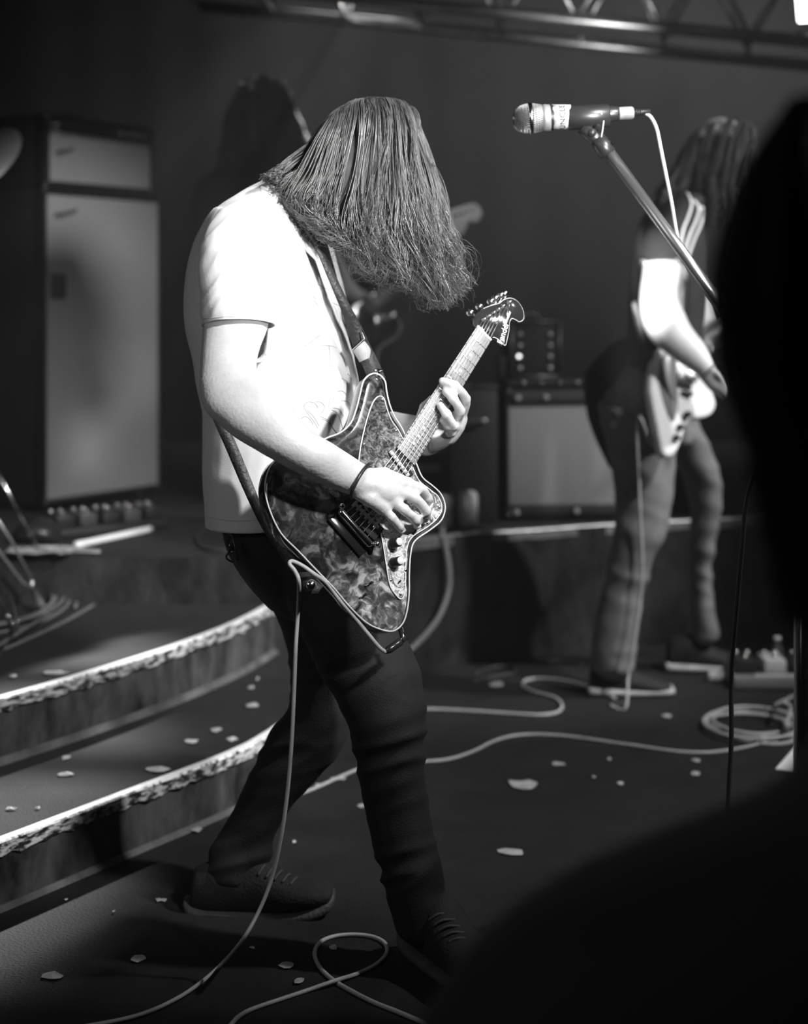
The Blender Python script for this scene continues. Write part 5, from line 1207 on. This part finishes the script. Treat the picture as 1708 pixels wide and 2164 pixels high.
# pedal board at right
p = on_floor(1565, 1460); pb2 = thing('pedal_board', 'flat grey pedal board with white strips at the right edge', 'pedal board', p)
bm = bmesh.new(); add_bbox(bm, p+Vector((.12, .10, .022)), (.28, .20, .036), None, .006); flat_edges(part('board', bm, mat('board_grey', .16, .6), pb2), 40)
for k in range(3):
    bm = bmesh.new(); cpos = p+Vector((.03+.09*k, .11, .062)); add_bbox(bm, cpos, (.068, .12, .044), None, .006); pe = part('pedal', bm, mat('pedal_white', .5, .5) if k == 1 else M_plastic, pb2); flat_edges(pe, 40)
    for j in (-1, 1): part('knob', lathe([(0, .008), (.013, .007)], cpos+Vector((j*.018, .03, .021)), (0, 0, 1), 12), M_steel, pe)
    part('foot_switch', lathe([(0, .007), (.012, .007)], cpos+Vector((0, -.03, .021)), (0, 0, 1), 12), M_chrome, pe)
bm = bmesh.new(); add_bbox(bm, p+Vector((.13, .012, .043)), (.17, .016, .008), None, .002); part('white_strip', bm, M_tape, pb2)
q = on_floor(1540, 1438); bm = bmesh.new(); add_bbox(bm, Vector((q.x-.01, q.y, .014)), (.11, .03, .024), None, .004)
tag(obj('tuner_pedal', bm, mat('tuner_white', .5, .5)), 'small pale pedal on the floor under the right guitarist\'s farther shoe', 'pedal')
bt2 = thing('water_bottle', 'small clear plastic bottle standing behind the right pedal board', 'bottle', on_floor(1643, 1418))
p = on_floor(1643, 1418)
mg_ = mat('clear_plastic', .8, .08); mg_.node_tree.nodes['Principled BSDF'].inputs['Transmission Weight'].default_value = .9
part('bottle_body', lathe([(0, .018), (.004, .022), (.05, .022), (.07, .019), (.09, .010), (.098, .009)], p, (0, 0, 1), 20), mg_, bt2)
part('cap', lathe([(.098, .011), (.112, .011)], p, (0, 0, 1), 16), M_white, bt2)
P = [on_floor(1640, 1626), on_floor(1690, 1593), on_floor(1700, 1640)]
bm = bmesh.new(); vs = [bm.verts.new(v+Vector((0, 0, .002+.03*(k == 1)))) for k, v in enumerate(P)]; bm.faces.new(vs); o_ = obj('set_list', bm, mat('bright_paper', .85, .7), None, False, True); solidify(o_, .0015)
tag(o_, 'white paper corner on the floor at the right edge, below the coil', 'paper')

# ================================================================== PAPER SCRAPS
rnd = random.Random(4)
scr = [(1182, 1617, 30, 9, 0, 0), (1288, 1607, 9, 5, 0, 0), (1470, 1609, 18, 7, 0, 0), (1470, 1637, 24, 8, 0, -.3), (1105, 1661, 60, 22, 0, .3), (1080, 1803, 74, 16, 0, -.2), (292, 2030, 46, 14, 0, .7), (110, 2066, 44, 16, 0, .1),
       (605, 2044, 30, 12, 0, .3), (632, 2077, 26, 14, 0, -.1), (340, 1905, 24, 9, 0, 0), (716, 1648, 36, 8, 0, .1), (672, 1661, 10, 5, 0, 0), (705, 2006, 16, 10, 0, .4), (533, 2006, 14, 5, 0, -.5), (1050, 1448, 32, 8, 0, .1),
       (1410, 1515, 22, 6, 0, 0), (1312, 1658, 12, 6, 0, 0), (765, 1706, 18, 8, 0, 0), (415, 1757, 24, 12, 0, .3), (622, 1782, 9, 6, 0, 0), (240, 1930, 6, 3, 0, 0), (140, 1905, 7, 3, 0, 0), (1256, 1646, 9, 4, 0, 0),
       (533, 1493, 30, 10, 1, 0), (531, 1455, 14, 5, 1, 0), (545, 1437, 8, 5, 1, 0), (457, 1545, 25, 10, 1, 0), (405, 1570, 32, 9, 1, .1), (491, 1564, 24, 10, 1, -.1), (332, 1628, 58, 13, 1, -.15), (140, 1604, 20, 9, 1, 0),
       (138, 1639, 36, 7, 1, .1), (80, 1711, 13, 4, 1, 0), (22, 1712, 26, 4, 1, 0), (118, 1424, 54, 11, 2, -.15), (28, 1431, 18, 6, 2, 0), (174, 1264, 28, 7, 2, 0), (425, 1262, 18, 5, 2, 0), (555, 1257, 40, 7, 2, .1), (500, 1272, 8, 5, 2, 0)]
SL = ['wide pale scrap alone on the floor right of the front guitarist\'s legs', 'tiny bright speck between the sweeping cable and the coil', 'pale scrap just under the pale cable at right', 'slanting pale scrap lower right, under the cable',
 'large faint grey paper patch right of the front guitarist\'s shin', 'long faint grey strip right of the front guitarist\'s ankle', 'long slanting paper strip on the floor at lower left', 'crumpled pale scrap in the lower left corner',
 'oval grey scrap between the hanging cable and the looped cable, upper', 'oval grey scrap left of the looped cable, lower', 'oval grey scrap on the floor left of the rear shoe', 'thin pale scrap on the floor between the guitarist\'s legs',
 'tiny bright scrap between the guitarist\'s legs, above the rear shin', 'small scrap lying inside the loop of the cable', 'small thin scrap below the rear shoe beside the hanging cable', 'pale scrap on the floor before the platform, near the S-bent cable',
 'thin scrap left of the coil under the right guitarist', 'small speck below the middle of the sweeping cable', 'small scrap just left of the front guitarist\'s leading shin', 'bright torn scrap at the foot of the lower riser',
 'tiny speck on the floor above the rear shoe\'s toe', 'tiny speck on the floor at left below the lower riser', 'tiny speck left of the rear shoe, close to the lower riser', 'tiny speck right of the front guitarist, under the sweeping cable',
 'broad pale scrap on the lower step beside the rear thigh', 'small scrap on the lower step just under the upper riser at right', 'tiny speck on the lower step nearest the upper riser\'s right end', 'topmost of three oval scraps in the middle of the lower step',
 'leftmost of three oval scraps in the middle of the lower step', 'rightmost of three oval scraps in the middle of the lower step', 'long pale torn scrap lying at the lower step\'s white edge', 'upper of two pale scraps on the left of the lower step',
 'lower of two pale scraps on the left of the lower step', 'short bright sliver on the lower step near the left edge', 'thin sliver on the lower step at the extreme left', 'long pale scrap on the upper step above its white edge',
 'small pale scrap on the upper step at the far left', 'pale scrap on the upper step right of the coiled cable', 'thin pale scrap on the upper step in the platform\'s shadow', 'long pale scrap on the upper step beside the front guitarist\'s hip', 'tiny speck on the upper step left of the front guitarist\'s hip']
for k, (x, y, w_, h_, lv, rot) in enumerate(scr):
    z = (0, Z1, Z2)[lv]; p = on_floor(x, y, z); sx = w_*p.y/F/2; sy = h_*p.y*p.y/(F*(CH-z))/2
    bm = bmesh.new(); vs = []; n = 9
    for i in range(n):
        a = 2*PI*i/n; r = 1+rnd.uniform(-.3, .18); c, s = math.cos(a)*sx*r, math.sin(a)*sy*r
        cr, sr = math.cos(rot), math.sin(rot); vs.append(bm.verts.new(Vector((p.x+c*cr-s*sr, p.y+c*sr+s*cr, z+.0025+rnd.uniform(0, .003)))))
    ctr = bm.verts.new((p.x, p.y, z+.004+rnd.uniform(0, .004)))
    for i in range(n): bm.faces.new((vs[i], vs[(i+1) % n], ctr))
    o = obj('paper_scrap', bm, M_paper if w_ > 12 else mat('bright_scrap', .6, .7), None, False, True); solidify(o, .0008)
    tag(o, SL[k], 'paper', 'paper scraps littering the stage')

# ================================================================== TRUSS AND LAMP
tr = thing('lighting_truss', 'silver lattice lighting truss crossing the top of the picture', 'truss', W(1100, -60, 7.0))
TA = [W(380, -38, 6.9), W(1708+260, 112, 6.2)]; dT = (TA[1]-TA[0]).normalized(); bk = Vector((.05, .30, .0)); upv = Vector((0, 0, .30))
M_alu = mat('truss_aluminium', .55, .35, .9, var=.2, scale=20)
ch = {}
for nm, of in (('a', Vector((0, 0, 0))), ('b', bk+Vector((0, 0, -.045))), ('c', upv), ('d', upv+bk)):
    ch[nm] = of; part('chord', tube([TA[0]+of, TA[1]+of], .025, 14, 1), M_alu, tr)
L_ = (TA[1]-TA[0]).length; n = 9
for k in range(n):
    p, q = TA[0]+dT*(L_*k/n), TA[0]+dT*(L_*(k+.5)/n); r = TA[0]+dT*(L_*(k+1)/n)
    for o_ in (Vector((0, 0, 0)), bk):
        part('lattice_bar', tube([p+o_, q+upv+o_], .010, 8, 1), M_alu, tr); part('lattice_bar', tube([q+upv+o_, r+o_], .010, 8, 1), M_alu, tr)
    part('lattice_bar', tube([p, p+ch['b']], .010, 8, 1), M_alu, tr)
for x in (.35, .62): part('hanging_wire', tube([TA[0]+dT*(L_*x)+upv, TA[0]+dT*(L_*x)+upv+Vector((0, 0, 1.5))], .006, 6, 1), M_steel, tr)
lp = thing('stage_lamp', 'bright square stage lamp in the top right corner', 'lamp', W(1720, 10, 6.0))
c = W(1735, -8, 5.9); dr = (Vector((-.1, 2.9, 1.0))-c).normalized(); s_ = dr.cross(Vector((0, 0, 1))).normalized(); u_ = s_.cross(dr); RL = Matrix((s_, u_, -dr)).transposed()
bm = bmesh.new(); add_bbox(bm, c-dr*.08, (.20, .20, .16), RL, .02); part('lamp_housing', bm, M_blackmetal, lp)
bm = bmesh.new(); add_bbox(bm, c+dr*.003, (.17, .17, .01), RL, .004); part('lens', bm, emit('lamp_lens', 6), lp)
for q in (-1, 1): bm = bmesh.new(); add_box(bm, c+u_*(q*.12)+dr*.04, (.2, .004, .12), RL); part('barn_door', bm, M_blackmetal, lp)
part('yoke', tube([c+s_*.11, c+s_*.11+Vector((0, 0, .2)), c-s_*.11+Vector((0, 0, .2)), c-s_*.11], .008, 8, 1), M_blackmetal, lp)
part('hanger', tube([c+Vector((0, 0, .2)), c+Vector((0, 0, 2.0))], .010, 8, 1), M_steel, lp)

# ================================================================== AUDIENCE MEMBER close to the lens
au = thing('person', 'dark out-of-focus audience member close at the right', 'person', Vector((.36, 1.25, 0)))
DA = 1.22
def av(x, z, d=DA): return Vector((x, d, z))
bm = bmesh.new()
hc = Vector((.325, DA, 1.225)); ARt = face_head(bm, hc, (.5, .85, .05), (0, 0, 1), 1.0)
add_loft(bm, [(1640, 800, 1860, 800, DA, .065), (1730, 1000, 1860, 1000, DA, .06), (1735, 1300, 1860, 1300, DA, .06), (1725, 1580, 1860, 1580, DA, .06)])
ab = part_me('body', fuse(bm, .008, 2), mat('skin_in_shadow', .03, .7), au, label='neck and head in shadow'); eyes(ab, hc, ARt)  # shadow on head and neck is put into this skin colour
bm = bmesh.new()
add_loft(bm, [(1730, 1560, 1860, 1560, DA, .06), (1640, 1700, 2000, 1700, DA, .10), (1400, 1800, 2200, 1800, DA, .13), (1130, 1910, 2400, 1910, DA, .15), (950, 2060, 2560, 2060, DA, .16), (850, 2250, 2600, 2250, DA, .16), (830, 2500, 2620, 2400, DA, .15), (850, 2900, 2600, 2900, DA, .14), (900, 3500, 2500, 3500, DA, .14)])
part_me('jacket', fuse(bm, .014, 4), mat('black_jacket', .008, .9), au, label='black jacket over broad shoulders')
bm = bmesh.new()
add_loft(bm, [(900, 3450, 1650, 3450, DA, .12), (1000, 3900, 1600, 3900, DA, .09), (1100, 4140, 1550, 4140, DA, .07)]); add_loft(bm, [(1750, 3450, 2500, 3450, DA, .12), (1800, 3900, 2400, 3900, DA, .09), (1850, 4140, 2300, 4140, DA, .07)])
part_me('trousers', fuse(bm, .016, 3), mat('black_trousers', .01, .9), au)
hl_ = [[(1660, 228), (1676, 210), (1690, 204), (1720, 200), (1770, 204), (1820, 215), (1860, 240)], [(1545, 400), (1590, 398), (1640, 395), (1710, 390), (1780, 390), (1850, 390), (1900, 395)],
       [(1488, 640), (1550, 640), (1630, 645), (1710, 645), (1790, 640), (1860, 630), (1930, 620)], [(1560, 900), (1600, 920), (1655, 925), (1710, 925), (1780, 920), (1850, 910), (1900, 890)], [(1668, 1250), (1690, 1300), (1710, 1320), (1750, 1330), (1790, 1330), (1830, 1320), (1870, 1300)]]
bm = bmesh.new(); add_strands(bm, [(hl_[0], DA, .06, .2), (hl_[1], DA, .11, .35), (hl_[2], DA, .12, .3), (hl_[3], DA, .09, .3), (hl_[4], DA, .07, .3)], 900, .0016, .003, .008, (-1, 1), 21, 80, .006, 3, 4)
part('hair', bm, mat('black_hair', .008, .7, spec=.2), au)
bm = bmesh.new(); add_loft(bm, [(1680, 240, 1850, 240, DA, .04), (1562, 390, 1900, 390, DA, .09), (1502, 620, 1915, 620, DA, .10), (1580, 900, 1880, 900, DA, .07), (1690, 1220, 1860, 1220, DA, .06)]); part_me('hair_underlayer', fuse(bm, .01, 3), mat('black_hair2', .006, .9, spec=.1), au)
